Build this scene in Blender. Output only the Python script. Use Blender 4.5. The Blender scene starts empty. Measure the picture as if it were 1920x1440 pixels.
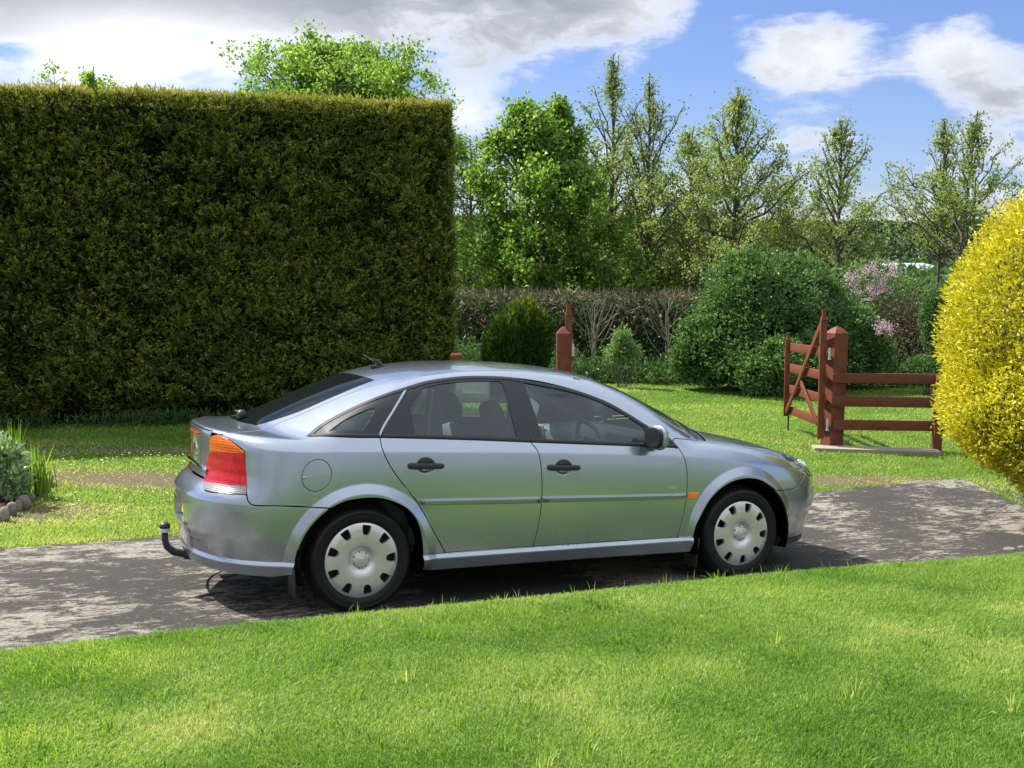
import bpy, bmesh, math, random
import numpy as np
from mathutils import Vector, Matrix, geometry
random.seed(7); rng=np.random.default_rng(11)
C=bpy.context.scene.collection
SC=bpy.context.scene
# ------------------------------------------------------------------ camera
CAM_H=2.0735; PITCH=0.10887; FPX=2149.9
cam=bpy.data.cameras.new('camera'); cam.sensor_width=36; cam.lens=FPX/1920*36; cam.clip_start=.05; cam.clip_end=6000
co=bpy.data.objects.new('camera',cam); C.objects.link(co); SC.camera=co
co.location=(0,0,CAM_H); co.rotation_euler=(math.pi/2-PITCH,0,0)
SC.view_settings.view_transform='Standard'; SC.view_settings.look='None'; SC.view_settings.gamma=1; SC.view_settings.exposure=1.0
SC.cycles.max_bounces=10; SC.cycles.transparent_max_bounces=16
# ------------------------------------------------------------------ sky and sun
SUN_EL=math.radians(50); SUN_AZ=math.radians(-62)   # azimuth from +Y towards +X; sun stands back-left
sd=Vector((math.sin(SUN_AZ)*math.cos(SUN_EL),math.cos(SUN_AZ)*math.cos(SUN_EL),math.sin(SUN_EL)))
sl=bpy.data.lights.new('sun','SUN'); sl.energy=4.6; sl.angle=math.radians(.53); sl.color=(1,.955,.88)
so=bpy.data.objects.new('sun',sl); C.objects.link(so); so.rotation_euler=sd.to_track_quat('Z','Y').to_euler(); so.location=(-20,20,30)
W=bpy.data.worlds.new('World'); SC.world=W; W.use_nodes=True
def NT(nt):
    N=nt.nodes; L=nt.links
    class H_: pass
    h=H_(); h.N=N; h.L=L
    def node(t,**k):
        n=N.new(t)
        for a,b in k.items():
            if a=='ins':
                for i,v in b.items():
                    if hasattr(v,'is_output') or isinstance(v,bpy.types.NodeSocket): L.new(v,n.inputs[i])
                    else: n.inputs[i].default_value=v
            else: setattr(n,a,b)
        return n
    def m(op,a,b=None,c=None,clamp=False):
        n=N.new('ShaderNodeMath'); n.operation=op; n.use_clamp=clamp
        for i,v in enumerate((a,b,c)):
            if v is None: continue
            if isinstance(v,bpy.types.NodeSocket): L.new(v,n.inputs[i])
            else: n.inputs[i].default_value=v
        return n.outputs[0]
    def mix(f,a,b,bt='MIX'):
        n=N.new('ShaderNodeMix'); n.data_type='RGBA'; n.blend_type=bt
        for i,v in ((0,f),(6,a),(7,b)):
            if isinstance(v,bpy.types.NodeSocket): L.new(v,n.inputs[i])
            elif i==0: n.inputs[0].default_value=v
            else: n.inputs[i].default_value=(*v,1) if len(v)==3 else v
        return n.outputs[2]
    def noise(vec,scale,detail=4,rough=.55,dist=0,out='Fac'):
        n=N.new('ShaderNodeTexNoise'); n.inputs['Scale'].default_value=scale; n.inputs['Detail'].default_value=detail; n.inputs['Roughness'].default_value=rough; n.inputs['Distortion'].default_value=dist
        if vec is not None: L.new(vec,n.inputs['Vector'])
        return n.outputs[out]
    def ramp(f,stops,interp='LINEAR'):
        n=N.new('ShaderNodeValToRGB'); cr=n.color_ramp; cr.interpolation=interp
        while len(cr.elements)<len(stops): cr.elements.new(.5)
        for e,(p_,c_) in zip(cr.elements,stops):
            e.position=p_; e.color=(*c_,1) if hasattr(c_,'__len__') else (c_,c_,c_,1)
        L.new(f,n.inputs[0]); return n.outputs[0]
    def vmul(vec,s,off=(0,0,0)):
        n=N.new('ShaderNodeMapping'); n.inputs['Scale'].default_value=s; n.inputs['Location'].default_value=off; L.new(vec,n.inputs['Vector']); return n.outputs[0]
    h.node,h.m,h.mix,h.noise,h.ramp,h.vmul=node,m,mix,noise,ramp,vmul
    return h
def build_world():
    nt=W.node_tree; nt.nodes.clear(); h=NT(nt); m=h.m
    sky=h.node('ShaderNodeTexSky'); sky.sky_type='NISHITA'; sky.sun_disc=False; sky.sun_elevation=SUN_EL; sky.sun_rotation=SUN_AZ; sky.air_density=1.0; sky.dust_density=.4; sky.ozone_density=2.2
    tc=h.node('ShaderNodeTexCoord'); g=tc.outputs['Generated']
    sx=h.node('ShaderNodeSeparateXYZ'); h.L.new(g,sx.inputs[0]); x,y,z=sx.outputs
    # cloud deck seen in perspective: planar coordinates above the horizon
    az=m('ARCTAN2',x,y); el=m('ARCTAN2',z,m('SQRT',m('ADD',m('MULTIPLY',x,x),m('MULTIPLY',y,y))))
    cv=h.node('ShaderNodeCombineXYZ'); h.L.new(m('MULTIPLY',az,5.5),cv.inputs[0]); h.L.new(m('MULTIPLY',el,9.5),cv.inputs[1]); v=cv.outputs[0]
    n1=h.noise(v,1.15,9,.58,.25); n2=h.noise(h.vmul(v,(1,1,1),(3.1,-7.7,2)),.5,3,.5); n3=h.noise(h.vmul(v,(1,1.3,1),(-5.1,1.7,8)),3.2,8,.62,.3)
    def blob(px,py,rx,ry,amp):
        a=m('DIVIDE',m('SUBTRACT',az,(px-960)/2150),rx/2150); e=m('DIVIDE',m('SUBTRACT',el,(485-py)/2150),ry/2150)
        d=m('ADD',m('MULTIPLY',a,a),m('MULTIPLY',e,e)); return m('MULTIPLY',m('EXPONENT',m('MULTIPLY',d,-1)),amp)
    # banks of cloud and holes between them
    tot=None
    for b in [(520,20,640,110,.62),(150,60,330,80,.25),(1120,20,230,90,.42),(330,130,200,60,.12),(890,215,80,50,.42),(1490,145,110,62,.46),(1740,150,90,45,.36),(1880,200,80,45,.30),
              (1500,275,90,28,.30),(1830,300,150,40,.16),(1800,400,260,60,.34),(1200,215,60,20,.10),(1000,470,900,50,.30),(1100,350,260,60,.20),(1450,330,200,45,.22),(1000,250,150,40,.15),
              (1520,15,230,50,-.60),(1830,40,180,45,-.40),(1290,165,80,110,-.35),(1010,200,120,40,-.45),(1640,235,90,60,-.40),(1310,60,40,60,-.2),(395,96,48,14,-.42),(100,140,55,18,-.40),(1400,330,500,60,-.12),(1640,60,40,60,-.25)]:
        t=blob(*b); tot=t if tot is None else m('ADD',tot,t)
    # away from the picture: cloud added and brightened for the car's reflections
    high=h.ramp(el,[(.42,0),(.75,.45)])
    back=m('MULTIPLY',h.ramp(m('MULTIPLY',y,-1),[(.05,0),(.45,1)]),.38)
    high=m('ADD',high,back)
    dens=m('ADD',m('ADD',m('ADD',high,m('MULTIPLY',m('SUBTRACT',n1,.5),1.15)),m('MULTIPLY',m('SUBTRACT',n3,.5),.95)),m('ADD',tot,m('MULTIPLY',m('SUBTRACT',n2,.42),.55)))
    mask=h.ramp(dens,[(.02,0),(.17,.5),(.38,1)])
    # thick cloud is grey below, its edges are bright
    thick=h.ramp(m('ADD',dens,m('MULTIPLY',m('SUBTRACT',n3,.5),.35)),[(.10,(.76,.80,.88)),(.22,(1.0,1.0,1.02)),(.34,(.80,.82,.87)),(.48,(.58,.61,.67)),(.80,(.40,.44,.50))])
    lit=h.ramp(blobsum([m],blob,[(330,140,260,80,1.25),(890,215,90,60,.6),(1490,130,150,60,.5),(1740,130,110,50,.45),(1240,40,120,50,.25)]),[(0,0),(.9,1)])
    ccol=h.mix(lit,thick,(1.2,1.2,1.19)); ccol=h.mix(h.ramp(el,[(.40,0),(.60,.9)]),ccol,(1.25,1.32,1.45))  # high cloud brightened to lift the car's reflections and open the shade
    bluetint=h.mix(1.0,sky.outputs[0],(.49,.525,.73),'MULTIPLY')
    cs=h.mix(1.0,ccol,(4.5,4.6,4.8),'MULTIPLY')
    col=h.mix(mask,bluetint,cs)
    bg=h.node('ShaderNodeBackground'); h.L.new(col,bg.inputs[0]); bg.inputs[1].default_value=.105
    out=h.node('ShaderNodeOutputWorld'); h.L.new(bg.outputs[0],out.inputs[0])
def blobsum(mm,blob,bs):
    m=mm[0]; t=None
    for b in bs:
        q=blob(*b); t=q if t is None else m('ADD',t,q)
    return t
build_world()
# ---------- analytic car body (car frame: x forward from rear axle, y to the far side, z up) ----------
def tab(pts, sm=0.03):
    xs=np.array([p[0] for p in pts],float); ys=np.array([p[1] for p in pts],float)
    g=np.arange(xs[0]-1,xs[-1]+1,0.005); v=np.interp(g,xs,ys)
    # linear extrapolation
    s0=(ys[1]-ys[0])/(xs[1]-xs[0]); s1=(ys[-1]-ys[-2])/(xs[-1]-xs[-2])
    v=np.where(g<xs[0],ys[0]+s0*(g-xs[0]),v); v=np.where(g>xs[-1],ys[-1]+s1*(g-xs[-1]),v)
    if sm>0:
        k=int(sm/0.005)*3+1; h=np.exp(-.5*((np.arange(-k,k+1)*.005)/sm)**2); h/=h.sum()
        vp=np.pad(v,k,mode='edge'); vp[:k]=v[0]+(np.arange(-k,0))*(v[1]-v[0]); vp[-k:]=v[-1]+(np.arange(1,k+1))*(v[-1]-v[-2])
        v=np.convolve(vp,h,'valid')
    return lambda x: np.interp(x,g,v)
def tabslope(pts, anchor, val, sm=0.012):
    # integrate slopes: pts = (v, slope) pairs; returns function with f(anchor)=val
    f=tab(pts,sm) ; g=np.arange(-1.2,1.2,0.002); s=f(g)
    s=np.where(g<pts[0][0],pts[0][1],s); s=np.where(g>pts[-1][0],pts[-1][1],s)
    c=np.cumsum(s)*.002; c-=np.interp(anchor,g,c); c+=val
    return lambda x: np.interp(x,g,c)
zcrease=tab([(-.9,.976),(-.63,.971),(0,.956),(1.1,.918),(2.18,.865),(2.47,.833),(3.0,.775),(3.6,.68)],.15)
prof=tabslope([(-.80,.12),(-.66,.12),(-.58,.08),(-.45,.045),(-.33,.02),(-.2,-.02),(-.12,-.055),(-.015,-.10),(-.0149,-.10),(.006,-.46),(.07,-.48),(.10,-.50),(.2,-.55),(.3,-.63),(.42,-.75)],-.33,.893,.005)
xrear=tab([(.18,-.87),(.24,-.862),(.30,-.873),(.36,-.892),(.45,-.918),(.60,-.925),(.66,-.92),(.70,-.89),(.745,-.83),(.80,-.81),(.9,-.81),(1.0,-.825),(1.06,-.845),(1.2,-.85)],.008)
xrearb=tab([(.18,-.87),(.24,-.862),(.30,-.873),(.36,-.892),(.45,-.918),(.60,-.915),(.8,-.87),(1.0,-.85),(1.2,-.85)],.03)
xfront=tab([(.18,3.58),(.25,3.62),(.36,3.675),(.42,3.685),(.50,3.70),(.60,3.695),(.66,3.67),(.73,3.62),(.80,3.55),(.88,3.42),(1.2,2.9)],.012)
Hc=tab([(-1.2,1.055),(-.84,1.055),(-.6,1.062),(-.45,1.062),(.2,1.05),(1.8,1.0),(2.25,.995),(2.5,.985),(2.8,.948),(3.1,.892),(3.35,.825),(3.5,.765),(3.65,.68)],.06)
Hg=tab([(-.9,.92),(-.50,1.085),(-.2,1.215),(.05,1.315),(.25,1.38),(.45,1.418),(.7,1.441),(1.0,1.447),(1.25,1.440),(1.5,1.420),(1.75,1.378),(2.0,1.303),(2.25,1.20),(2.5,1.08),(2.75,.955)],.05)
P_REAR,X0_REAR=2.5,-.03
P_FRONT,X0_FRONT=2.8,2.3
def smax(a,b,k):
    h=np.clip(.5+.5*(a-b)/k,0,1); return b+(a-b)*h+k*h*(1-h)
def arch(x,z,cx,ro,ri):
    r=np.hypot(x-cx,z-.312)
    t=np.clip((ro-r)/(ro-ri-.028),0,1)
    return np.where(r>ri-.1,.024*t,.024)
def ledge(z): return .017*np.clip((.322-z)/.022,0,1)-.019*np.clip((.295-z)/.1,0,1)
def Wf(x,z):
    v=z-zcrease(x)
    w=prof(v)
    # cabin tapers in plan above the belt at both ends
    up=np.clip(v-.08,0,1)
    w=w-up*.16*np.clip((.5-x)/1.0,0,1)**1.5-up*.10*np.clip((x-1.6)/1.0,0,1)
    low=np.clip((z-.22)/.05,0,1)
    w=w+arch(x,z,0.005,.456,.372)*low+arch(x,z,2.705,.464,.380)*low
    return w+ledge(z)*(x<2.4)
def H(x,y):
    ay=np.abs(y)
    lo=Hc(x+.10*ay**2*np.where(x>2,1,-1))-.045*(ay/.8)**2.2
    hg=Hg(x+np.where(x>1,.42,-.30)*ay**2*np.clip(np.abs(x-1)-.2,0,1))-.045*(ay/.6)**2.3
    return smax(lo,hg,.035)
def F(P):
    x,y,z=P[...,0],P[...,1],P[...,2]
    W=np.maximum(Wf(x,z),.05); a=np.abs(y)/W
    wr=np.clip((-.50-x)/.26,0,1); wr=wr*wr*(3-2*wr); xr=xrearb(z)*(1-wr)+xrear(z)*wr+.004-ledge(z)*.9
    ur=np.clip((X0_REAR-x)/(X0_REAR-xr),0,None); uf=np.clip((x-X0_FRONT)/(xfront(z)+.02-X0_FRONT),0,None)
    p=np.where(x<1,P_REAR,P_FRONT); u=np.where(x<1,ur,uf)
    N=(a**p+u**p)**(1/p)
    fs=(N-1)*W
    ft=(z-H(x,y))*.9
    fb=.20-z
    return np.maximum(smax(fs,ft,.055),fb)
def grad(P,e=.0015):
    g=np.zeros(P.shape)
    for i in range(3):
        d=np.zeros(3); d[i]=e; g[...,i]=F(P+d)-F(P-d)
    return g/np.linalg.norm(g,axis=-1,keepdims=True)
def cast(o,d,t0,t1,n=260,inside_ok=False):
    """first crossing from F>0 to F<0 along o+t d"""
    o=np.broadcast_to(o,d.shape); t=np.full(len(d),t0); hit=np.zeros(len(d),bool); lo=np.full(len(d),np.nan); prev=F(o+t[:,None]*d)
    dt=(t1-t0)/n
    for i in range(n):
        t2=t0+(i+1)*dt; cur=F(o+t2*d)
        m=(~hit)&(prev>0)&(cur<=0); lo[m]=t2-dt; hit|=m; prev=cur
    a=np.where(hit,lo,t0); b=np.where(hit,a+dt,t0)
    for i in range(22):
        m=(a+b)/2; f=F(o+m[:,None]*d); a=np.where(f>0,m,a); b=np.where(f>0,b,m)
    return hit,o+((a+b)/2)[:,None]*d
# ------------------------------------------------------------------ feature lines of the car body, metres in the car frame
LN={
'dlotop':[(-0.299,-0.726,1.038),(-0.215,-0.675,1.090),(-0.115,-0.661,1.144),(0.015,-0.658,1.204),(0.144,-0.664,1.258),(0.313,-0.655,1.310),(0.473,-0.628,1.350),(0.684,-0.607,1.375),(0.857,-0.601,1.379),(1.048,-0.607,1.371),(1.264,-0.624,1.344),(1.479,-0.655,1.294),(1.697,-0.697,1.220),(1.834,-0.736,1.147),(1.973,-0.782,1.061),(2.051,-0.805,1.016),(2.114,-0.818,0.987),(2.147,-0.834,0.956),(2.179,-0.850,0.922)],
'dlobot':[(-0.299,-0.733,1.036),(-0.124,-0.833,1.040),(0.113,-0.841,1.031),(0.606,-0.844,1.009),(1.089,-0.849,0.981),(1.603,-0.851,0.951),(2.178,-0.853,0.917)],
'roofseam':[(0.285,-0.489,1.349),(0.370,-0.492,1.368),(0.450,-0.470,1.387),(0.536,-0.459,1.400),(0.630,-0.449,1.410),(0.772,-0.422,1.422)],
'tgseam':[(0.285,-0.489,1.349),(0.218,-0.485,1.329),(0.064,-0.462,1.276),(-0.089,-0.451,1.215),(-0.281,-0.440,1.132),(-0.406,-0.426,1.082),(-0.503,-0.463,1.051),(-0.629,-0.498,1.044),(-0.732,-0.480,1.029),(-0.753,-0.444,1.023)],
'rglass':[(0.188,0.080,1.359),(0.204,-0.145,1.362),(0.217,-0.394,1.343),(0.125,-0.401,1.311),(-0.075,-0.402,1.230),(-0.270,-0.394,1.147),(-0.450,-0.338,1.081),(-0.511,-0.327,1.065),(-0.541,-0.101,1.073),(-0.509,0.284,1.069)],
'rooftg':[(0.285,-0.489,1.349),(0.279,-0.351,1.367),(0.276,-0.144,1.381),(0.262,0.064,1.380)],
'lamp':[(-0.785,-0.357,1.003),(-0.753,-0.442,1.025),(-0.710,-0.544,1.001),(-0.647,-0.655,0.945),(-0.642,-0.708,0.708),(-0.740,-0.601,0.700),(-0.831,-0.418,0.699),(-0.802,-0.287,0.758),(-0.790,-0.272,0.828),(-0.781,-0.329,0.913)],
'lampamb':[(-0.781,-0.330,0.917),(-0.721,-0.523,0.930),(-0.647,-0.656,0.938)],
'lampclr':[(-0.815,-0.326,0.733),(-0.730,-0.546,0.743),(-0.639,-0.688,0.754)],
'bq':[(-0.642,-0.709,0.706),(-0.637,-0.726,0.670),(-0.611,-0.748,0.649),(-0.489,-0.816,0.650),(-0.329,-0.868,0.644),(-0.213,-0.910,0.639)],
'rgap':[(0.108,-0.841,1.032),(0.118,-0.877,0.953),(0.169,-0.889,0.851),(0.255,-0.893,0.736),(0.332,-0.893,0.640),(0.424,-0.889,0.489),(0.521,-0.878,0.326)],
'bgap':[(1.089,-0.849,0.981),(1.130,-0.875,0.924),(1.152,-0.891,0.773),(1.155,-0.893,0.613),(1.137,-0.888,0.449),(1.110,-0.880,0.327)],
'fgap':[(2.178,-0.853,0.917),(2.205,-0.875,0.866),(2.225,-0.887,0.782),(2.232,-0.892,0.699),(2.228,-0.894,0.598),(2.210,-0.891,0.464),(2.172,-0.885,0.321)],
'silltop':[(0.369,-0.902,0.329),(0.521,-0.878,0.325),(1.110,-0.880,0.326),(1.685,-0.882,0.323),(2.175,-0.886,0.320),(2.285,-0.905,0.320)],
'sillbot':[(0.381,-0.875,0.228),(1.117,-0.873,0.225),(2.279,-0.879,0.219)],
'archR':[(-0.400,-0.837,0.248),(-0.401,-0.860,0.287),(-0.381,-0.865,0.382),(-0.337,-0.886,0.494),(-0.281,-0.899,0.571),(-0.208,-0.910,0.636),(-0.111,-0.917,0.676),(0.032,-0.918,0.688),(0.127,-0.918,0.674),(0.247,-0.917,0.621),(0.301,-0.916,0.570),(0.341,-0.913,0.494),(0.363,-0.907,0.396),(0.370,-0.902,0.329)],
'archF':[(2.285,-0.905,0.320),(2.302,-0.911,0.400),(2.343,-0.916,0.478),(2.406,-0.917,0.572),(2.508,-0.915,0.650),(2.613,-0.909,0.688),(2.721,-0.901,0.696),(2.837,-0.890,0.675),(2.957,-0.876,0.611),(3.036,-0.862,0.531),(3.083,-0.849,0.437),(3.108,-0.837,0.346),(3.128,-0.805,0.252)],
'wb':[(3.369,-0.695,0.677),(3.299,-0.745,0.636),(3.230,-0.780,0.605),(3.164,-0.804,0.589),(3.102,-0.822,0.589),(2.981,-0.872,0.597)],
'hlow':[(3.140,-0.676,0.834),(3.163,-0.732,0.796),(3.205,-0.751,0.750),(3.285,-0.732,0.708),(3.369,-0.695,0.677)],
'hood':[(2.410,-0.745,0.951),(2.497,-0.745,0.940),(2.602,-0.764,0.924),(2.809,-0.770,0.888),(2.980,-0.732,0.862),(3.140,-0.676,0.834)],
'wingtop':[(2.147,-0.834,0.956),(2.162,-0.822,0.974),(2.262,-0.804,0.965),(2.366,-0.771,0.953)],
'qtr':[(0.337,-0.652,1.317),(0.337,-0.652,1.317)],
'rtl':[(0.350,-0.650,1.320),(0.350,-0.650,1.320)],
'rtr':[(1.045,-0.606,1.371),(1.045,-0.606,1.371)],
'ftl':[(1.057,-0.608,1.369),(1.057,-0.608,1.369)],
'flap':[(-0.354,-0.856,0.825),(-0.277,-0.868,0.904),(-0.199,-0.884,0.823),(-0.277,-0.877,0.745)],
'qglass':[(-0.186,-0.768,1.066),(-0.076,-0.741,1.132),(0.093,-0.731,1.200),(0.105,-0.746,1.188),(0.056,-0.790,1.123),(0.004,-0.823,1.066)],
'rdglass':[(0.434,-0.670,1.310),(0.572,-0.648,1.336),(0.755,-0.636,1.348),(0.963,-0.630,1.349),(0.985,-0.649,1.325),(0.991,-0.750,1.171),(1.001,-0.835,1.012),(0.326,-0.831,1.044),(0.323,-0.747,1.195)],
'fdglass':[(1.132,-0.629,1.345),(1.273,-0.631,1.336),(1.409,-0.645,1.311),(1.626,-0.677,1.254),(1.834,-0.736,1.147),(1.938,-0.770,1.084),(1.947,-0.805,1.022),(1.951,-0.843,0.952),(1.175,-0.840,0.995)],
'strip':[(0.098,-0.836,1.042),(0.133,-0.808,1.092),(0.200,-0.761,1.172),(0.314,-0.670,1.299),(0.336,-0.666,1.306),(0.217,-0.761,1.172),(0.146,-0.808,1.092),(0.112,-0.839,1.036)],
'dgapdlo':[(1.062,-0.608,1.369),(1.073,-0.739,1.185),(1.089,-0.849,0.981)],
'trimR':[(0.331,-0.894,0.666),(1.147,-0.894,0.645),(1.149,-0.893,0.601),(0.352,-0.893,0.626)],
'trimF':[(1.159,-0.894,0.646),(2.223,-0.894,0.618),(2.225,-0.894,0.578),(1.161,-0.893,0.604)],
'marker':[(2.236,-0.893,0.621),(2.325,-0.893,0.618),(2.307,-0.894,0.577),(2.235,-0.894,0.580)],
'badge':[(2.071,-0.893,0.645),(2.153,-0.893,0.662)],
'handR':[(0.269,-0.888,0.864),(0.495,-0.888,0.857)],
'handF':[(1.193,-0.888,0.823),(1.420,-0.888,0.815)],
'mirror':[(1.989,-0.779,1.065),(2.081,-0.850,0.929)],
'fmark':[(2.410,-0.745,0.951),(2.348,-0.696,0.991)],
'apil':[(2.208,-0.651,1.080),(2.068,-0.620,1.168)],
}
LN={k:np.array(v) for k,v in LN.items()}
CARM=np.array([[0.90747, -0.41942, 0.02423], [0.418, 0.90717, 0.04803], [-0.04212, -0.03346, 0.99855]])
CART=np.array([-1.252, 7.3364, -0.0258])
# ------------------------------------------------------------------ helpers
def tag(o,label=None,cat=None,group=None,kind=None):
    if label: o['label']=label
    if cat: o['category']=cat
    if group: o['group']=group
    if kind: o['kind']=kind
    return o
def empty(name,loc=(0,0,0),rz=0):
    o=bpy.data.objects.new(name,None); o.empty_display_size=.2; C.objects.link(o); o.location=loc; o.rotation_euler=(0,0,rz); return o
def mesh_obj(name,V,Fc,mat,parent=None,smooth=True,normals=None,mats=None,midx=None,tint=None,auto=None):
    me=bpy.data.meshes.new(name); V=np.asarray(V,float)
    if isinstance(Fc,np.ndarray) and Fc.ndim==2:
        k=Fc.shape[1]; n=len(Fc)
        me.vertices.add(len(V)); me.vertices.foreach_set('co',V.astype(np.float32).ravel())
        me.loops.add(n*k); me.loops.foreach_set('vertex_index',Fc.astype(np.int32).ravel())
        me.polygons.add(n); me.polygons.foreach_set('loop_start',np.arange(0,n*k,k,dtype=np.int32))
        try: me.polygons.foreach_set('loop_total',np.full(n,k,dtype=np.int32))
        except Exception: pass
        me.update(calc_edges=True)
    else:
        me.from_pydata([tuple(v) for v in V],[],[tuple(f) for f in Fc]); me.update()
    if mats is None: mats=[mat]
    for m_ in mats: me.materials.append(m_)
    if midx is not None: me.polygons.foreach_set('material_index',np.asarray(midx,dtype=np.int32))
    me.polygons.foreach_set('use_smooth',np.full(len(me.polygons),bool(smooth)))
    if tint is not None:
        a=me.attributes.new('tint','FLOAT','POINT'); a.data.foreach_set('value',np.asarray(tint,dtype=np.float32))
    if normals is not None:
        me.normals_split_custom_set_from_vertices([tuple(v) for v in normals])
    elif auto is not None:
        me.set_sharp_from_angle(angle=math.radians(auto))
    o=bpy.data.objects.new(name,me); C.objects.link(o)
    if parent is not None: o.parent=parent
    return o
class MB:
    """collects shapes; build() links ONE mesh object"""
    def __init__(s): s.v=[]; s.f=[]
    def add(s,V,Fc,M=None):
        b=len(s.v)
        for v in V: s.v.append(tuple(M@Vector(v)) if M is not None else tuple(v))
        for f in Fc: s.f.append(tuple(i+b for i in f))
        return s
    def bmadd(s,bm,M=None):
        bm.verts.ensure_lookup_table(); s.add([v.co.copy() for v in bm.verts],[[l.index for l in f.verts] for f in bm.faces],M); bm.free(); return s
    def box(s,c,size,bev=0,rot=None,seg=2):
        bm=bmesh.new(); bmesh.ops.create_cube(bm,size=1)
        for v in bm.verts: v.co=Vector((v.co.x*size[0],v.co.y*size[1],v.co.z*size[2]))
        if bev>0: bmesh.ops.bevel(bm,geom=bm.edges[:],offset=bev,segments=seg,profile=.5,affect='EDGES')
        M=Matrix.Translation(c)
        if rot is not None: M=M@(rot.to_4x4() if hasattr(rot,'to_4x4') else rot)
        return s.bmadd(bm,M)
    def tube(s,pts,rad,n=8,cap=True):
        pts=[Vector(p) for p in pts]; k=len(pts); r=rad if hasattr(rad,'__len__') else [rad]*k
        V=[];Fc=[]; up=None
        for i,p in enumerate(pts):
            t=(pts[min(i+1,k-1)]-pts[max(i-1,0)]).normalized()
            if up is None:
                up=Vector((0,0,1)) if abs(t.z)<.9 else Vector((1,0,0))
            a=(up-t*up.dot(t)).normalized(); b=t.cross(a); up=a
            for j in range(n):
                an=2*math.pi*j/n; V.append(p+(a*math.cos(an)+b*math.sin(an))*r[i])
        for i in range(k-1):
            for j in range(n): Fc.append((i*n+j,i*n+(j+1)%n,(i+1)*n+(j+1)%n,(i+1)*n+j))
        if cap: Fc.append(tuple(range(n-1,-1,-1))); Fc.append(tuple((k-1)*n+j for j in range(n)))
        return s.add(V,Fc)
    def lathe(s,prof,n=64,M=None,close=False):
        """prof: list of (radius, offset along +Y axis); revolves about Y"""
        V=[];Fc=[];k=len(prof)
        for i,(r,o) in enumerate(prof):
            for j in range(n):
                a=2*math.pi*j/n; V.append((r*math.cos(a),o,r*math.sin(a)))
        for i in range(k-1 if not close else k):
            for j in range(n):
                i2=(i+1)%k; Fc.append((i*n+j,i2*n+j,i2*n+(j+1)%n,i*n+(j+1)%n))
        return s.add(V,Fc,M)
    def sphere(s,c,r,sub=2,sc=(1,1,1)):
        bm=bmesh.new(); bmesh.ops.create_icosphere(bm,subdivisions=sub,radius=1)
        for v in bm.verts: v.co=Vector((v.co.x*r*sc[0],v.co.y*r*sc[1],v.co.z*r*sc[2]))
        return s.bmadd(bm,Matrix.Translation(c))
    def build(s,name,mat,parent=None,smooth=True,auto=35,**k):
        return mesh_obj(name,s.v,s.f,mat,parent,smooth,auto=auto,**k)
def fixn(o):
    bm=bmesh.new(); bm.from_mesh(o.data); bmesh.ops.recalc_face_normals(bm,faces=bm.faces[:]); bm.to_mesh(o.data); bm.free(); return o
def copy_tree(o,parent=None):
    c=o.copy(); C.objects.link(c); c.parent=parent
    for ch in list(o.children): copy_tree(ch,c)
    return c
# ------------------------------------------------------------------ materials
MT={}
def mat(name,base=(.5,.5,.5),rough=.5,metal=0,spec=.5,coat=0,coatr=.03,trans=0,alpha=1,bump=None,fn=None,emit=None,ior=None):
    m_=bpy.data.materials.new(name); m_.use_nodes=True; nt=m_.node_tree; b=nt.nodes['Principled BSDF']
    b.inputs['Base Color'].default_value=(*base,1); b.inputs['Roughness'].default_value=rough; b.inputs['Metallic'].default_value=metal
    b.inputs['Specular IOR Level'].default_value=spec; b.inputs['Coat Weight'].default_value=coat; b.inputs['Coat Roughness'].default_value=coatr
    b.inputs['Transmission Weight'].default_value=trans; b.inputs['Alpha'].default_value=alpha
    if ior: b.inputs['IOR'].default_value=ior
    h=NT(nt); h.b=b
    if bump:
        sc,st,dist=bump; tc=h.node('ShaderNodeTexCoord'); n=h.noise(tc.outputs['Object'],sc,6,.6)
        bp=h.node('ShaderNodeBump'); bp.inputs['Strength'].default_value=st; bp.inputs['Distance'].default_value=dist; h.L.new(n,bp.inputs['Height']); h.L.new(bp.outputs[0],b.inputs['Normal'])
    if fn: fn(h)
    MT[name]=m_; return m_
def glassmat(name,tint,refl=1.0,base_alpha=.25,rough=.0):
    """thin tinted window glass: fresnel reflection over a tinted see-through pane"""
    m_=bpy.data.materials.new(name); m_.use_nodes=True; nt=m_.node_tree; nt.nodes.clear(); h=NT(nt)
    tr=h.node('ShaderNodeBsdfTransparent'); tr.inputs[0].default_value=(*tint,1)
    gl=h.node('ShaderNodeBsdfGlossy'); gl.inputs['Roughness'].default_value=rough
    df=h.node('ShaderNodeBsdfDiffuse'); df.inputs[0].default_value=(.20,.29,.28,1)  # pale teal layer stands in for bright sky reflected in the windows
    fr=h.node('ShaderNodeFresnel'); fr.inputs[0].default_value=1.52
    a=h.node('ShaderNodeMixShader'); a.inputs[0].default_value=base_alpha; h.L.new(tr.outputs[0],a.inputs[1]); h.L.new(df.outputs[0],a.inputs[2])
    b=h.node('ShaderNodeMixShader'); h.L.new(h.m('MULTIPLY',fr.outputs[0],refl,clamp=True),b.inputs[0]); h.L.new(a.outputs[0],b.inputs[1]); h.L.new(gl.outputs[0],b.inputs[2])
    o=h.node('ShaderNodeOutputMaterial'); h.L.new(b.outputs[0],o.inputs[0]); MT[name]=m_; return m_
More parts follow.
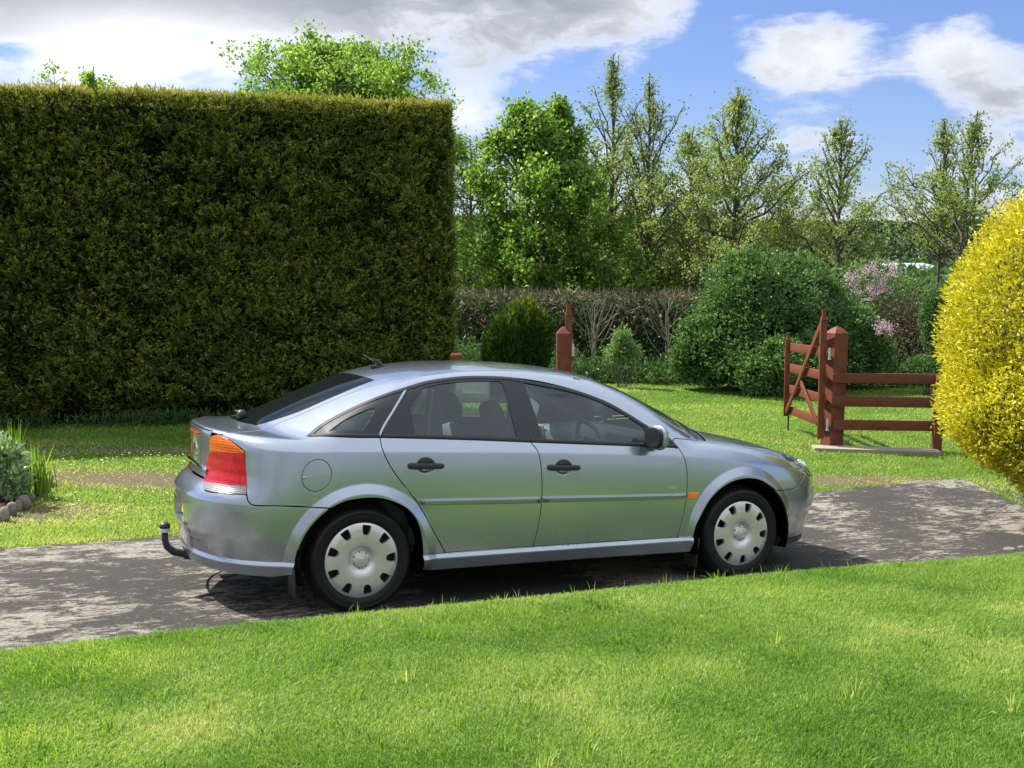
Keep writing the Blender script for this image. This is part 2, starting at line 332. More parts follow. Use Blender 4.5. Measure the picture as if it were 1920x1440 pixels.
# ------------------------------------------------------------------ panels cut out of the car body surface
AL=math.radians(35); SA,CA=math.sin(AL),math.cos(AL)
CR=np.array([.1,0,.55]); CF=np.array([2.6,0,.45])
def to2(kind,P):
    P=np.atleast_2d(P).astype(float)
    if kind=='side': return np.stack([P[:,0],P[:,2]*CA+P[:,1]*SA],-1)
    if kind=='top': return P[:,:2].copy()
    c=CR if kind=='rear' else CF; d=P-c; sx=-1 if kind=='rear' else 1
    return np.stack([np.arctan2(d[:,1],sx*d[:,0])*.9,np.arctan2(d[:,2],np.hypot(d[:,0],d[:,1]))*.9],-1)
def lift(kind,uv):
    uv=np.atleast_2d(uv); n=len(uv)
    if kind=='side':
        o=np.stack([uv[:,0],uv[:,1]*SA-2.2*CA,uv[:,1]*CA+2.2*SA],-1); d=np.tile([0,CA,-SA],(n,1)); t1=3.0;k=150
    elif kind=='top':
        o=np.stack([uv[:,0],uv[:,1],np.full(n,1.8)],-1); d=np.tile([0.,0,-1],(n,1)); t1=1.7;k=110
    else:
        c=CR if kind=='rear' else CF; sx=-1 if kind=='rear' else 1; a=uv[:,0]/.9; e=uv[:,1]/.9
        dr=np.stack([sx*np.cos(a)*np.cos(e),np.sin(a)*np.cos(e),np.sin(e)],-1); o=c+dr*2.2; d=-dr; t1=2.1;k=140
    hit,P=cast(o,d,0.,t1,k); return hit,P
def crs(pts,step):
    """centripetal-ish Catmull-Rom through 2D points, evenly resampled"""
    p=np.asarray(pts,float)
    if len(p)==2:
        L=np.linalg.norm(p[1]-p[0]); n=max(1,int(round(L/step))); return p[0]+(p[1]-p[0])*np.linspace(0,1,n+1)[:,None]
    q=np.vstack([2*p[0]-p[1],p,2*p[-1]-p[-2]]); out=[]
    for i in range(1,len(q)-2):
        a,b,c,d=q[i-1:i+3]; lb=np.linalg.norm(c-b)+1e-9
        m1=(c-a)/(np.linalg.norm(c-b)+np.linalg.norm(b-a)+1e-9)*lb; m2=(d-b)/(np.linalg.norm(d-c)+lb)*lb
        t=np.linspace(0,1,12,endpoint=False)[:,None]
        out.append((2*t**3-3*t**2+1)*b+(t**3-2*t**2+t)*m1+(-2*t**3+3*t**2)*c+(t**3-t**2)*m2)
    out.append(q[-2][None]); c=np.vstack(out); s=np.r_[0,np.cumsum(np.linalg.norm(np.diff(c,axis=0),axis=1))]
    n=max(2,int(round(s[-1]/step))); t=np.linspace(0,s[-1],n+1)
    return np.stack([np.interp(t,s,c[:,0]),np.interp(t,s,c[:,1])],-1)
def inpoly(pts,poly):
    x,y=pts[:,0],pts[:,1]; r=np.zeros(len(pts),bool); n=len(poly)
    for i in range(n):
        x0,y0=poly[i]; x1,y1=poly[(i+1)%n]
        if y0==y1: continue
        c=((y0>y)!=(y1>y))&(x<(x1-x0)*(y-y0)/(y1-y0)+x0); r^=c
    return r
def area(p): return .5*np.sum(p[:,0]*np.roll(p[:,1],-1)-np.roll(p[:,0],-1)*p[:,1])
def inset_poly(p,d):
    if area(p)<0: p=p[::-1]
    e=np.roll(p,-1,0)-p; e/=np.linalg.norm(e,axis=1,keepdims=True)+1e-12
    nrm=np.stack([-e[:,1],e[:,0]],-1); n0=np.roll(nrm,1,0); b=nrm+n0; bl=np.linalg.norm(b,axis=1,keepdims=True); b/=bl+1e-9
    return p+b*d/np.clip((b*nrm).sum(1,keepdims=True),.5,1)
def loop2(kind,segs,step,inset=0):
    out=[]
    for s in segs:
        q=to2(kind,np.asarray(s)); c=crs(q,step)
        if out and np.linalg.norm(out[-1]-c[0])<step*.35: c=c[1:]
        elif out and np.linalg.norm(out[-1]-c[0])>step*1.6: out+=list(crs([out[-1],c[0]],step)[1:-1])
        out+=list(c)
    if np.linalg.norm(out[0]-out[-1])<step*.35: out=out[:-1]
    elif np.linalg.norm(out[0]-out[-1])>step*1.6: out+=list(crs([out[-1],out[0]],step)[1:-1])
    p=np.array(out); return inset_poly(p,inset)
def feat3():
    """points lying along the creases of the skin, so that the mesh follows them"""
    out=[]
    for cx,ro,ri in ((.005,.456,.372),(2.705,.464,.380)):
        for r in (ro+.007,ro+.0005,ro-.003,ro-.03,ri+.031,ri+.0275,ri+.022,ri+.010):
            a=np.arange(-.35,math.pi+.35,.010/r); out.append(np.stack([cx+r*np.cos(a),.312+r*np.sin(a)],-1))
    x=np.arange(-.85,3.5,.010)
    for dv in (-.030,-.020,-.009,-.002,.006,.016,.026): out.append(np.stack([x,zcrease(x)+dv],-1))
    x=np.arange(-.9,2.6,.010)
    for zz in (.331,.3235,.320,.311,.302,.299,.29): out.append(np.stack([x,0*x+zz],-1))
    q=np.vstack(out); o=np.stack([q[:,0],0*q[:,0]-1.4,q[:,1]],-1); h_,P=cast(o,np.tile([0.,1,0],(len(q),1)),0,1.3,130)
    return P[h_]
FEAT=feat3()
def feat_rear():
    out=[]
    for zz in (.331,.3235,.320,.311,.302,.299,.29,.66,.68,.70,.715,.73):
        for ph in np.arange(-1.2,1.2,.013): out.append((ph,zz))
    q=np.array(out); d=np.stack([-np.cos(q[:,0]),np.sin(q[:,0]),0*q[:,0]],-1); o=np.stack([.1+0*q[:,0],0*q[:,0],q[:,1]],-1)+d*2
    h_,P=cast(o,-d,0,1.9,150); return P[h_]
FEATR=feat_rear()
def tri(outer,holes,grid,extra=(),feat=None):
    lo,hi=outer.min(0),outer.max(0); gx=np.arange(lo[0]+grid*.4,hi[0],grid); gy=np.arange(lo[1]+grid*.4,hi[1],grid*.87)
    X,Y=np.meshgrid(gx,gy); X=X+((np.arange(len(gy))%2)*.5*grid)[:,None]; g=np.stack([X.ravel(),Y.ravel()],-1)
    for (cx,cy,r,st) in extra:
        g=g[np.hypot(g[:,0]-cx,g[:,1]-cy)>r]; a=np.arange(-r,r,st); X,Y=np.meshgrid(a,a); e=np.stack([X.ravel(),Y.ravel()],-1); e=e[np.hypot(e[:,0],e[:,1])<r-st*.3]; g=np.vstack([g,e+[cx,cy]])
    if feat is not None and len(feat):
        fk=inpoly(feat,outer); feat=feat[fk]
        for (cx,cy,r,st) in extra: feat=feat[np.hypot(feat[:,0]-cx,feat[:,1]-cy)>r]
        if len(feat):
            # drop feature points that crowd each other and grid points near features
            key=np.round(feat/.0022).astype(int); _,ix=np.unique(key,axis=0,return_index=True); feat=feat[np.sort(ix)]
            cell=set(); q_=.008
            for a_,b_ in np.floor(feat/q_).astype(int): 
                for i_ in (-1,0,1):
                    for j_ in (-1,0,1): cell.add((a_+i_,b_+j_))
            gk=np.array([(int(a_),int(b_)) not in cell for a_,b_ in np.floor(g/q_)]) if len(g) else np.zeros(0,bool)
            g=np.vstack([g[gk],feat])
    k=inpoly(g,outer)
    for h_ in holes: k&=~inpoly(g,h_)
    g=g[k]
    for lp in [outer]+list(holes):
        if len(g)==0: break
        dm=np.full(len(g),9.)
        for p_ in lp: dm=np.minimum(dm,np.hypot(g[:,0]-p_[0],g[:,1]-p_[1]))
        g=g[dm>(.004 if feat is not None else min(grid*.5,.5*np.linalg.norm(lp[1]-lp[0])))]
    vs=[Vector((float(a),float(b))) for a,b in outer]; ed=[(i,(i+1)%len(outer)) for i in range(len(outer))]; rings=[list(range(len(outer)))]
    for h_ in holes:
        b=len(vs); vs+=[Vector((float(a),float(c))) for a,c in h_]; ed+=[(b+i,b+(i+1)%len(h_)) for i in range(len(h_))]; rings.append([b+i for i in range(len(h_))])
    vs+=[Vector((float(a),float(b))) for a,b in g]
    ov,oe,of,orv,_,_=geometry.delaunay_2d_cdt(vs,ed,[],0,1e-7)
    v=np.array([(p.x,p.y) for p in ov]); f=np.array([list(t) for t in of if len(t)==3]); c=v[f].mean(1)
    k=inpoly(c,outer)
    for h_ in holes: k&=~inpoly(c,h_)
    f=f[k]; mp={}
    for i,l in enumerate(orv):
        for j in l: mp[j]=i
    return v,f,[[mp[i] for i in r if i in mp] for r in rings]
def panel(name,kind,segs,m_,parent,step=.014,grid=.016,inset=.0043,flange=.014,off=0,holes=(),hole_inset=0,extra=(),disp=None,sides='NF',hflange=None,rawholes=(),label=None):
    """cut a closed loop out of the body surface; N = near (right) side, F = mirrored far side, C = as is"""
    outer=loop2(kind,segs,step,inset)
    hs=[loop2(kind,h_,min(step,.01),-hole_inset) for h_ in holes]+[np.asarray(r_) for r_ in rawholes]
    ft=None
    if m_ is PAINT and kind=='side': ft=to2('side',FEAT)
    if m_ is PAINT and kind=='rear' and name=='rear_bumper': ft=np.vstack([to2('rear',FEAT[(FEAT[:,0]<-.2)&(FEAT[:,2]<.7)&(FEAT[:,2]>.34)]),to2('rear',FEATR)])
    if m_ is PAINT and kind=='front': ft=to2('front',FEAT[(FEAT[:,0]>2.9)])
    v,f,rings=tri(outer,hs,grid,extra,ft)
    hit,P=lift(kind,v); bad=~hit
    if bad.any(): print('PANEL',name,'missed',int(bad.sum()))
    good=np.where(hit)[0]
    for i in np.where(bad)[0]:
        j=good[np.argmin(((v[good]-v[i])**2).sum(1))]; P[i]=P[j]
    N=grad(P)
    # face orientation
    fn_=np.cross(P[f[:,1]]-P[f[:,0]],P[f[:,2]]-P[f[:,0]]); flip=(fn_*N[f[:,0]]).sum(1)<0; f=f.copy(); f[flip]=f[flip][:,::-1]
    if disp is not None:
        dd=disp(P); P=P+N*(off+dd)[:,None]
        A=np.cross(P[f[:,1]]-P[f[:,0]],P[f[:,2]]-P[f[:,0]]); VN=np.zeros_like(P)
        for k in range(3): np.add.at(VN,f[:,k],A)
        l=np.linalg.norm(VN,axis=1,keepdims=True); N2=np.where(l>1e-12,VN/np.maximum(l,1e-12),N)
        near=np.abs(dd)>1e-5; s=np.zeros(len(P),bool); s[f[near[f].any(1)].ravel()]=True; N=np.where(s[:,None],N2,N)
    else: P=P+N*off
    V=[P];NN=[N];F_=[list(t) for t in f]; nb=len(P); MI=[0]*len(f)
    for ri,ring in enumerate(rings):
        fl=flange if ri==0 else (hflange if hflange is not None else flange)
        if fl<=0: continue
        r=np.array(ring); p=P[r]; n=N[r]; t=np.roll(p,-1,0)-np.roll(p,1,0); t/=np.linalg.norm(t,axis=1,keepdims=True)+1e-12
        o=np.cross(t,n); cen=P[r].mean(0)
        # outward direction away from the material
        u2=v[r]; a_=area(u2); 
        q=np.cross(t,n); chk=((p-cen)*q).sum()
        if (chk<0)!=(ri>0): q=-q
        rr=.0016 if fl>.006 else .0007
        k=len(r)
        p1=p+q*rr-n*rr*.35; p2=p+q*rr*1.2-n*rr*2; p3=p+q*rr*1.2-n*fl
        V+=[p1,p2,p3]; NN+=[(n+q)/1.4142,q,q]; 
        idx=[list(r),list(range(nb,nb+k)),list(range(nb+k,nb+2*k)),list(range(nb+2*k,nb+3*k))]; nb+=3*k
        for a in range(3):
            for i in range(k):
                j=(i+1)%k; q4=[idx[a][i],idx[a][j],idx[a+1][j],idx[a+1][i]]; F_.append(q4); MI.append(1 if a==2 and m_ is PAINT and (ri==0 or name=='body_side') else 0)  # gap walls coloured black to deepen the shade in the shut lines
    nbev=len(f)
    midx=None
    V=np.vstack(V); NN=np.vstack(NN); NN/=np.linalg.norm(NN,axis=1,keepdims=True)+1e-12
    # orient flange quads by their normals
    for i in range(len(f),len(F_)):
        a,b,c,d=F_[i]; fn2=np.cross(V[b]-V[a],V[c]-V[a])
        if fn2@(NN[a]+NN[b]+NN[c]+NN[d])<0: F_[i]=[a,d,c,b]
    res=[]
    for s in sides:
        if s in 'NC': o=mesh_obj(name,V,F_,m_,parent if not isinstance(parent,dict) else parent['N'],True,NN,mats=[m_,LINER],midx=MI)
        else:
            V2=V*[1,-1,1]; N2=NN*[1,-1,1]; o=mesh_obj(name,V2,[x[::-1] for x in F_],m_,parent if not isinstance(parent,dict) else parent['F'],True,N2,mats=[m_,LINER],midx=MI)
        if label: o['label']=label
        res.append(o)
    return res
def onsurf(kind,pts3):
    return lift(kind,to2(kind,pts3))[1]
def topP(xy): 
    return lift('top',np.asarray(xy,float))[1]
def mirror(P): return np.asarray(P)[::-1]*[1,-1,1]
# ------------------------------------------------------------------ the car
def paintfn(h):
    tc=h.node('ShaderNodeTexCoord'); v=h.node('ShaderNodeTexVoronoi'); v.inputs['Scale'].default_value=2600; h.L.new(tc.outputs['Object'],v.inputs['Vector'])
    geo=h.node('ShaderNodeNewGeometry')
    # metal flake: tiny tilts of the base normal, the clear coat stays smooth
    mx=h.node('ShaderNodeVectorMath'); mx.operation='SUBTRACT'; h.L.new(v.outputs['Color'],mx.inputs[0]); mx.inputs[1].default_value=(.5,.5,.5)
    sc=h.node('ShaderNodeVectorMath'); sc.operation='SCALE'; h.L.new(mx.outputs[0],sc.inputs[0]); sc.inputs['Scale'].default_value=.055
    ad=h.node('ShaderNodeVectorMath'); ad.operation='ADD'; h.L.new(geo.outputs['Normal'],ad.inputs[0]); h.L.new(sc.outputs[0],ad.inputs[1])
    nm=h.node('ShaderNodeVectorMath'); nm.operation='NORMALIZE'; h.L.new(ad.outputs[0],nm.inputs[0]); h.L.new(nm.outputs[0],h.b.inputs['Normal'])
    # road dust low down on the panels
    sx=h.node('ShaderNodeSeparateXYZ'); h.L.new(tc.outputs['Object'],sx.inputs[0])
    n=h.noise(tc.outputs['Object'],7,6,.65); d=h.m('MULTIPLY',h.ramp(sx.outputs[2],[(.22,1),(.55,0)]),h.m('MULTIPLY',n,.34))
    h.L.new(h.mix(d,(.375,.420,.478),(.28,.265,.23)),h.b.inputs['Base Color'])
    h.L.new(h.m('ADD',h.m('MULTIPLY',d,.5),.235),h.b.inputs['Roughness']); h.L.new(h.m('ADD',h.m('MULTIPLY',n,.02),.015),h.b.inputs['Coat Roughness'])
PAINT=mat('silver_blue_paint',(.33,.375,.425),.3,metal=.82,coat=1,coatr=.03,fn=paintfn)
BLK=mat('black_rubber_trim',(.018,.017,.02),.42,bump=(400,.08,.001))
PIL=mat('dark_pillar_film',(.016,.016,.019),.38,bump=(260,.1,.001))
PLAST=mat('dark_plastic',(.022,.022,.024),.5,bump=(300,.25,.001))
LINER=mat('lining_and_gap_black',(.004,.004,.004),1,spec=.05)
GLASS=glassmat('side_window_glass',(.82,.94,.90),1.35,.11)
RGLASS=glassmat('rear_glass_reflection_tint',(.10,.12,.11),.55,.03)  # dark tint and weak gloss stand in for the hedge's reflection
def tyrefn(h):
    tc=h.node('ShaderNodeTexCoord'); n=h.noise(tc.outputs['Object'],14,5,.6); h.L.new(h.ramp(n,[(.35,(.006,.006,.0065)),(.75,(.012,.012,.0125))]),h.b.inputs['Base Color'])
TYRE=mat('tyre_rubber',(.012,.012,.012),.5,spec=.3,fn=tyrefn)
def dustfn(h):
    tc=h.node('ShaderNodeTexCoord'); n=h.noise(tc.outputs['Object'],9,7,.7); n2=h.noise(tc.outputs['Object'],70,4,.7)
    c=h.mix(h.ramp(n,[(.42,0),(.75,.45)]),(.70,.69,.65),(.36,.33,.29)); h.L.new(h.mix(h.ramp(n2,[(.62,0),(.8,.35)]),c,(.25,.22,.19)),h.b.inputs['Base Color']); h.L.new(h.m('ADD',h.m('MULTIPLY',n,.25),.2),h.b.inputs['Roughness'])
SILV=mat('wheel_cover_silver',(.68,.67,.63),.32,metal=.6,coat=.35,coatr=.12,fn=dustfn)
DIMS=mat('dark_steel_rim',(.02,.02,.022),.6)
CHR=mat('chrome',(.8,.8,.8),.08,metal=1)
GREY=mat('grey_interior_cloth',(.085,.095,.10),.85,bump=(500,.3,.001))
DGREY=mat('dark_interior_plastic',(.115,.125,.128),.55)
LGREY=mat('pale_interior_plastic',(.40,.42,.41),.6)
HEADL=mat('headlining',(.34,.35,.34),.9)
AMB=mat('amber_lens',(.90,.22,.02),.08,spec=.6,coat=1)
def ribs(col,dk,sc):
    def f(h):
        tc=h.node('ShaderNodeTexCoord'); sx=h.node('ShaderNodeSeparateXYZ'); h.L.new(tc.outputs['Object'],sx.inputs[0])
        w=h.m('SINE',h.m('MULTIPLY',sx.outputs[2],sc)); w=h.m('ADD',h.m('MULTIPLY',w,.5),.5)
        n=h.noise(tc.outputs['Object'],26,3,.6); bar=h.ramp(h.m('FRACT',h.m('MULTIPLY',sx.outputs[2],15.5)),[(.0,0),(.08,1),(.55,1),(.62,0)])
        c=h.mix(h.m('MULTIPLY',w,.35),col,dk); c=h.mix(h.m('MULTIPLY',h.m('SUBTRACT',1,bar),.45),c,dk); c=h.mix(h.ramp(n,[(.45,0),(.75,.5)]),c,tuple(min(1,q*1.5+.02) for q in col))
        h.L.new(c,h.b.inputs['Base Color'])
        bp=h.node('ShaderNodeBump'); bp.inputs['Strength'].default_value=.35; bp.inputs['Distance'].default_value=.002; h.L.new(w,bp.inputs['Height']); h.L.new(bp.outputs[0],h.b.inputs['Normal'])
    return f
REDL=mat('red_lens',(.60,.012,.012),.3,spec=.25,coat=.3,coatr=.02,fn=ribs((.50,.004,.006),(.17,.0015,.002),900))
ORL=mat('orange_lens',(.85,.20,.02),.2,spec=.35,coat=.45,fn=ribs((.74,.15,.006),(.50,.075,.004),420))
CLR=mat('clear_lens_reflector',(.4,.38,.38),.3,metal=.1,coat=.4,fn=ribs((.17,.15,.155),(.07,.06,.065),700))
LENS=glassmat('headlamp_cover_glass',(.97,.99,.98),.8,.04)
REFL=mat('lamp_reflector',(.72,.72,.66),.3,metal=.05,coat=.6)
MIRG=mat('door_mirror_glass',(.025,.027,.03),.1,metal=.2)  # near-black base stands in for a dark reflection
YEL=mat('yellow_number_plate',(.85,.62,.03),.4)

car=empty('car'); Mx=Matrix([[*CARM[0],CART[0]],[*CARM[1],CART[1]],[*CARM[2],CART[2]],[0,0,0,1]])
car.location=Mx.to_translation(); car.rotation_mode='XYZ'; car.rotation_euler=Mx.to_euler()
tag(car,'silver blue hatchback with silver wheel covers and black tow bar, parked on the tarmac drive','car')

EW=topP([(2.40,-.715),(2.30,-.69),(2.15,-.645),(2.0,-.60),(1.85,-.555),(1.72,-.52),(1.62,-.50)])      # windscreen edge
RS=np.vstack([topP([(1.62,-.499),(1.42,-.500),(1.2,-.495),(.95,-.487),(.7,-.48),(.5,-.482)]),LN['roofseam'][[1,0]]])   # roof seam, front to back
TG=LN['tgseam'][1:]                                                                                         # tailgate seam downwards
dt=LN['dlotop']; db=LN['dlobot']
# rear lamp outline
lamp=LN['lamp']
lt,lto,lo1,lo2,lbo,lbm,lbi=lamp[0],lamp[1],lamp[2],lamp[3],lamp[4],lamp[5],lamp[6]
side_loop=[np.vstack([LN['rgap'][:1],db[[2,1]],dt[:1]]), dt[:18], LN['wingtop'], np.vstack([LN['fmark'],EW[:1]]), EW, RS, TG[:-1], np.vstack([lto,lo1,lo2]), np.vstack([lo2,lbo]), LN['bq'], LN['archR'][5:], np.vstack([LN['silltop'][0],LN['silltop'][1]]), LN['rgap'][::-1]]
flap=LN['flap']; fc=to2('side',flap).mean(0); fr=.0865
a=np.linspace(0,2*np.pi,49)[:-1]; fring=np.stack([fc[0]+fr*np.cos(a),fc[1]+fr*.93*np.sin(a)],-1)
def strap(name,lo,hi,*a_,**k): return panel(name,*a_,**k)
panel('body_side','side',side_loop,PAINT,car,rawholes=[fring],hflange=.01)
fl=panel('fuel_flap','side',[lift('side',np.stack([fc[0]+(fr-.0065)*np.cos(a),fc[1]+(fr*.93-.0065)*np.sin(a)],-1)[list(range(48))+[0]])[1]],PAINT,car,grid=.014,inset=0,flange=.008,step=.01,sides='N')
b=MB(); q=lift('side',[[fc[0]-.065,fc[1]-.003]])[1][0]; b.sphere(q,.016,2,(1.1,.25,.5)); b.build('flap_grip',PAINT,fl[0])

# doors, with handle recesses pressed into the skin
def recess(ls):
    m0=ls.mean(0)
    def f(P):
        u=(P[:,0]-m0[0]-.0)/.060; w=(P[:,2]-(m0[2]+.002))/.047; r=np.sqrt(u**2+w**2)
        t=np.clip((1-r)/.32,0,1); t=t*t*(3-2*t); return -.021*t*(P[:,1]<0)
    return f,m0
doors={}
rloop=[LN['rgap'],np.vstack([LN['silltop'][1],LN['silltop'][2]]),LN['bgap'][::-1],np.vstack([db[4],db[3],LN['rgap'][0]])]
floop=[LN['bgap'],LN['silltop'][2:5],LN['fgap'][::-1],np.vstack([db[6],db[5],db[4]])]
for nm,loop,hn in (('rear_door',rloop,'handR'),('front_door',floop,'handF')):
    f,m0=recess(LN[hn]); ex=to2('side',m0[None])[0]
    doors[nm]=panel(nm,'side',loop,PAINT,car,extra=[(ex[0],ex[1],.085,.0045)],disp=f)
    for s,d in zip((-1,1),doors[nm]):
        # handle bar with its dark key boss
        L=LN[hn]; x0,x1=L[0][0],L[1][0]; zc=L[:,2].mean(); y0=abs(L[:,1].mean())
        n=22; V=[];F_=[]
        for i in range(n+1):
            t=i/n; x=x0+(x1-x0)*t; e=min(t,1-t)*2; w=.0195*(1-.16*t)*(1-(1-min(1,e*5))**3*.45); dp=.013+.017*min(1,e*2.6)**.6
            for k in range(12):
                an=2*math.pi*k/12; cy=math.cos(an); sz=math.sin(an)
                V.append((x,s*(y0+dp-.012+ .013*np.sign(cy)*abs(cy)**.7),zc+(L[1][2]-L[0][2])*(t-.5)+w*np.sign(sz)*abs(sz)**.6))
        for i in range(n):
            for k in range(12): F_.append((i*12+k,i*12+(k+1)%12,(i+1)*12+(k+1)%12,(i+1)*12+k))
        F_+= [tuple(range(12)),tuple(range(n*12,n*12+12))]
        ho=fixn(mesh_obj('door_handle',V,F_,PLAST,d,auto=50))
        cup=MB(); cup.sphere((m0[0],s*(y0-.010),zc+.020),.05,3,(1.02,.16,.52)); cup.build('handle_cup',PLAST,d)
# window frames and glass
dn,df=doors['rear_door']; fn1,fn2=doors['front_door']
st=LN['strip']
qloop=[np.vstack([dt[:6],LN['qtr'][:1]]),np.vstack([st[3],st[2],st[1],st[0]]),np.vstack([db[[1,0]]])]

def close(P): return np.vstack([P,P[:1]])
def poly(P): P=close(P); return [P[i:i+2] for i in range(len(P)-1)]
def glassloops(k,groups):
    P=LN[k]; return [P[g] for g in groups]
qg=glassloops('qglass',[[0,1,2],[2,3],[3,4,5],[5,0]])
rg=glassloops('rdglass',[[0,1,2,3],[3,4],[4,5,6],[6,7],[7,8],[8,0]])
fg=glassloops('fdglass',[[0,1,2,3,4,5],[5,6,7],[7,8],[8,0]])
KW=dict(step=.010,grid=.02,inset=.0012,flange=.012,hole_inset=0,hflange=.006)
panel('quarter_window_frame','side',qloop,PIL,car,holes=[qg],**KW)
panel('quarter_window','side',qg,GLASS,car,step=.01,grid=.03,inset=-.003,flange=0,off=-.005)
rfl=[np.vstack([LN['rtl'][:1],dt[6:10],LN['rtr'][:1]]),LN['dgapdlo'],np.vstack([db[3],db[2]+[.008,0,0]]),np.vstack([st[6],st[5],LN['rtl'][:1]])]
rfo=panel('window_frame','side',rfl,PIL,{'N':dn,'F':df},holes=[rg],**KW)
panel('window_glass','side',rg,GLASS,{'N':dn,'F':df},step=.01,grid=.04,inset=-.003,flange=0,off=-.005)
ffl=[np.vstack([LN['ftl'][:1],dt[11:]]),np.vstack([db[6],db[5],db[4]]),LN['dgapdlo'][::-1]]
ffo=panel('window_frame','side',ffl,PIL,{'N':fn1,'F':fn2},holes=[fg],**KW)
panel('window_glass','side',fg,GLASS,{'N':fn1,'F':fn2},step=.01,grid=.04,inset=-.003,flange=0,off=-.005)
# rubber beads along the glass tops, belt line and the chrome-edged body strip
def bead(name,P3,w,h_,m_,parent,kind='side',sides='NF',off=0):
    uv=crs(to2(kind,P3),.012); hit,P=lift(kind,uv); N=grad(P); t=np.gradient(P,axis=0); t/=np.linalg.norm(t,axis=1,keepdims=True); q=np.cross(t,N)
    V=[];F_=[];pr=[(-w/2,-.004),(-w/2,h_*.6),(-w/4,h_),(w/4,h_),(w/2,h_*.6),(w/2,-.004)]
    for i in range(len(P)):
        for a_,b_ in pr: V.append(P[i]+q[i]*a_+N[i]*(b_+off))
    k=len(pr)
    for i in range(len(P)-1):
        for j in range(k-1): F_.append((i*k+j,i*k+j+1,(i+1)*k+j+1,(i+1)*k+j))
    F_+= [tuple(range(k)),tuple((len(P)-1)*k+j for j in range(k))]
    V=np.array(V); r=[]
    for s in sides:
        par=parent[s] if isinstance(parent,dict) else parent
        r.append(fixn(mesh_obj(name,V if s in 'NC' else V*[1,-1,1],F_,m_,par,auto=40)))
    return r
def shiftin(P,d):
    c=P.mean(0); uv=to2('side',P); u=crs(uv,.03); t=np.gradient(u,axis=0); t/=np.linalg.norm(t,axis=1,keepdims=True); n=np.stack([t[:,1],-t[:,0]],-1); return lift('side',u+n*d)[1]
bead('window_seal',shiftin(np.vstack([dt[:6],LN['qtr'][:1]]),.014),.022,.004,BLK,car)
bead('window_seal',shiftin(np.vstack([LN['rtl'][:1],dt[6:10],LN['rtr'][:1]]),.013),.024,.004,BLK,{'N':dn,'F':df})
bead('window_seal',shiftin(np.vstack([LN['ftl'][:1],dt[11:]]),.013),.022,.004,BLK,{'N':fn1,'F':fn2})
bead('belt_moulding',shiftin(db[[0,1,2]]-[.006,0,0],-.012)[1:],.020,.007,BLK,car)
bead('belt_moulding',shiftin(np.vstack([db[2]+[.008,0,0],db[3],db[4]-[.005,0,0]]),-.012),.020,.007,BLK,{'N':dn,'F':df})
bead('belt_moulding',shiftin(np.vstack([db[4]+[.005,0,0],db[5],db[6]-[.02,0,0]]),-.012),.020,.007,BLK,{'N':fn1,'F':fn2})
bead('pillar_strip',np.array([(st[i]+st[j])/2 for i,j in ((0,7),(1,6),(2,5),(3,4))]),.013,.003,CHR if 0 else PAINT,car)
# side rubbing strips
def strip(k,par):
    P=LN[k]; T=P[0:2];B=P[[3,2]]
    tt=lift('side',np.linspace(to2('side',T[:1])[0],to2('side',T[1:])[0],40))[1]; bb=lift('side',np.linspace(to2('side',B[:1])[0],to2('side',B[1:])[0],40))[1]
    n=grad(tt); V=[];F_=[]
    pr=[(0,-.003),(.03,.006),(.10,.0105),(.38,.012),(.44,.0095),(.90,.0065),(.98,.003),(1,-.003)]
    for i in range(40):
        e=min(i,39-i); g=min(1,.3+e*.7)
        for a_,b_ in pr: V.append(tt[i]*(1-a_)+bb[i]*a_+n[i]*(b_*g if b_>0 else b_))
    kk=len(pr)
    for i in range(39):
        for j in range(kk-1): F_.append((i*kk+j,i*kk+j+1,(i+1)*kk+j+1,(i+1)*kk+j))
    F_+= [tuple(range(kk)),tuple(39*kk+j for j in range(kk))]; V=np.array(V)
    for s in 'NF': fixn(mesh_obj('rubbing_strip',V if s=='N' else V*[1,-1,1],F_,PAINT,par[s],auto=30))
strip('trimR',{'N':dn,'F':df}); strip('trimF',{'N':fn1,'F':fn2})
# badge letters on the front door
tx=bpy.data.curves.new('badge','FONT'); tx.body='ARC'; tx.size=.034; tx.extrude=.0012; tx.shear=.35; tx.space_character=1.15
to=bpy.data.objects.new('badge_tmp',tx); C.objects.link(to); bpy.context.view_layer.update()
me=bpy.data.meshes.new_from_object(to.evaluated_get(bpy.context.evaluated_depsgraph_get())); bpy.data.objects.remove(to)
me.materials.clear(); me.materials.append(CHR); bo=bpy.data.objects.new('badge',me); C.objects.link(bo); bo.parent=fn1; bo.location=(LN['badge'][0][0],LN['badge'][0][1]-.002,LN['badge'][0][2]+.004); bo.rotation_euler=(math.pi/2,math.radians(1.8),0); bo.scale=(1.05,.72,1)
# sills
sl_=[LN['silltop'],np.vstack([LN['silltop'][-1],LN['sillbot'][-1]]),LN['sillbot'][::-1],np.vstack([LN['sillbot'][0],LN['silltop'][0]])]
panel('sill','side',sl_,PAINT,car,grid=.012,inset=.0015,flange=.03)
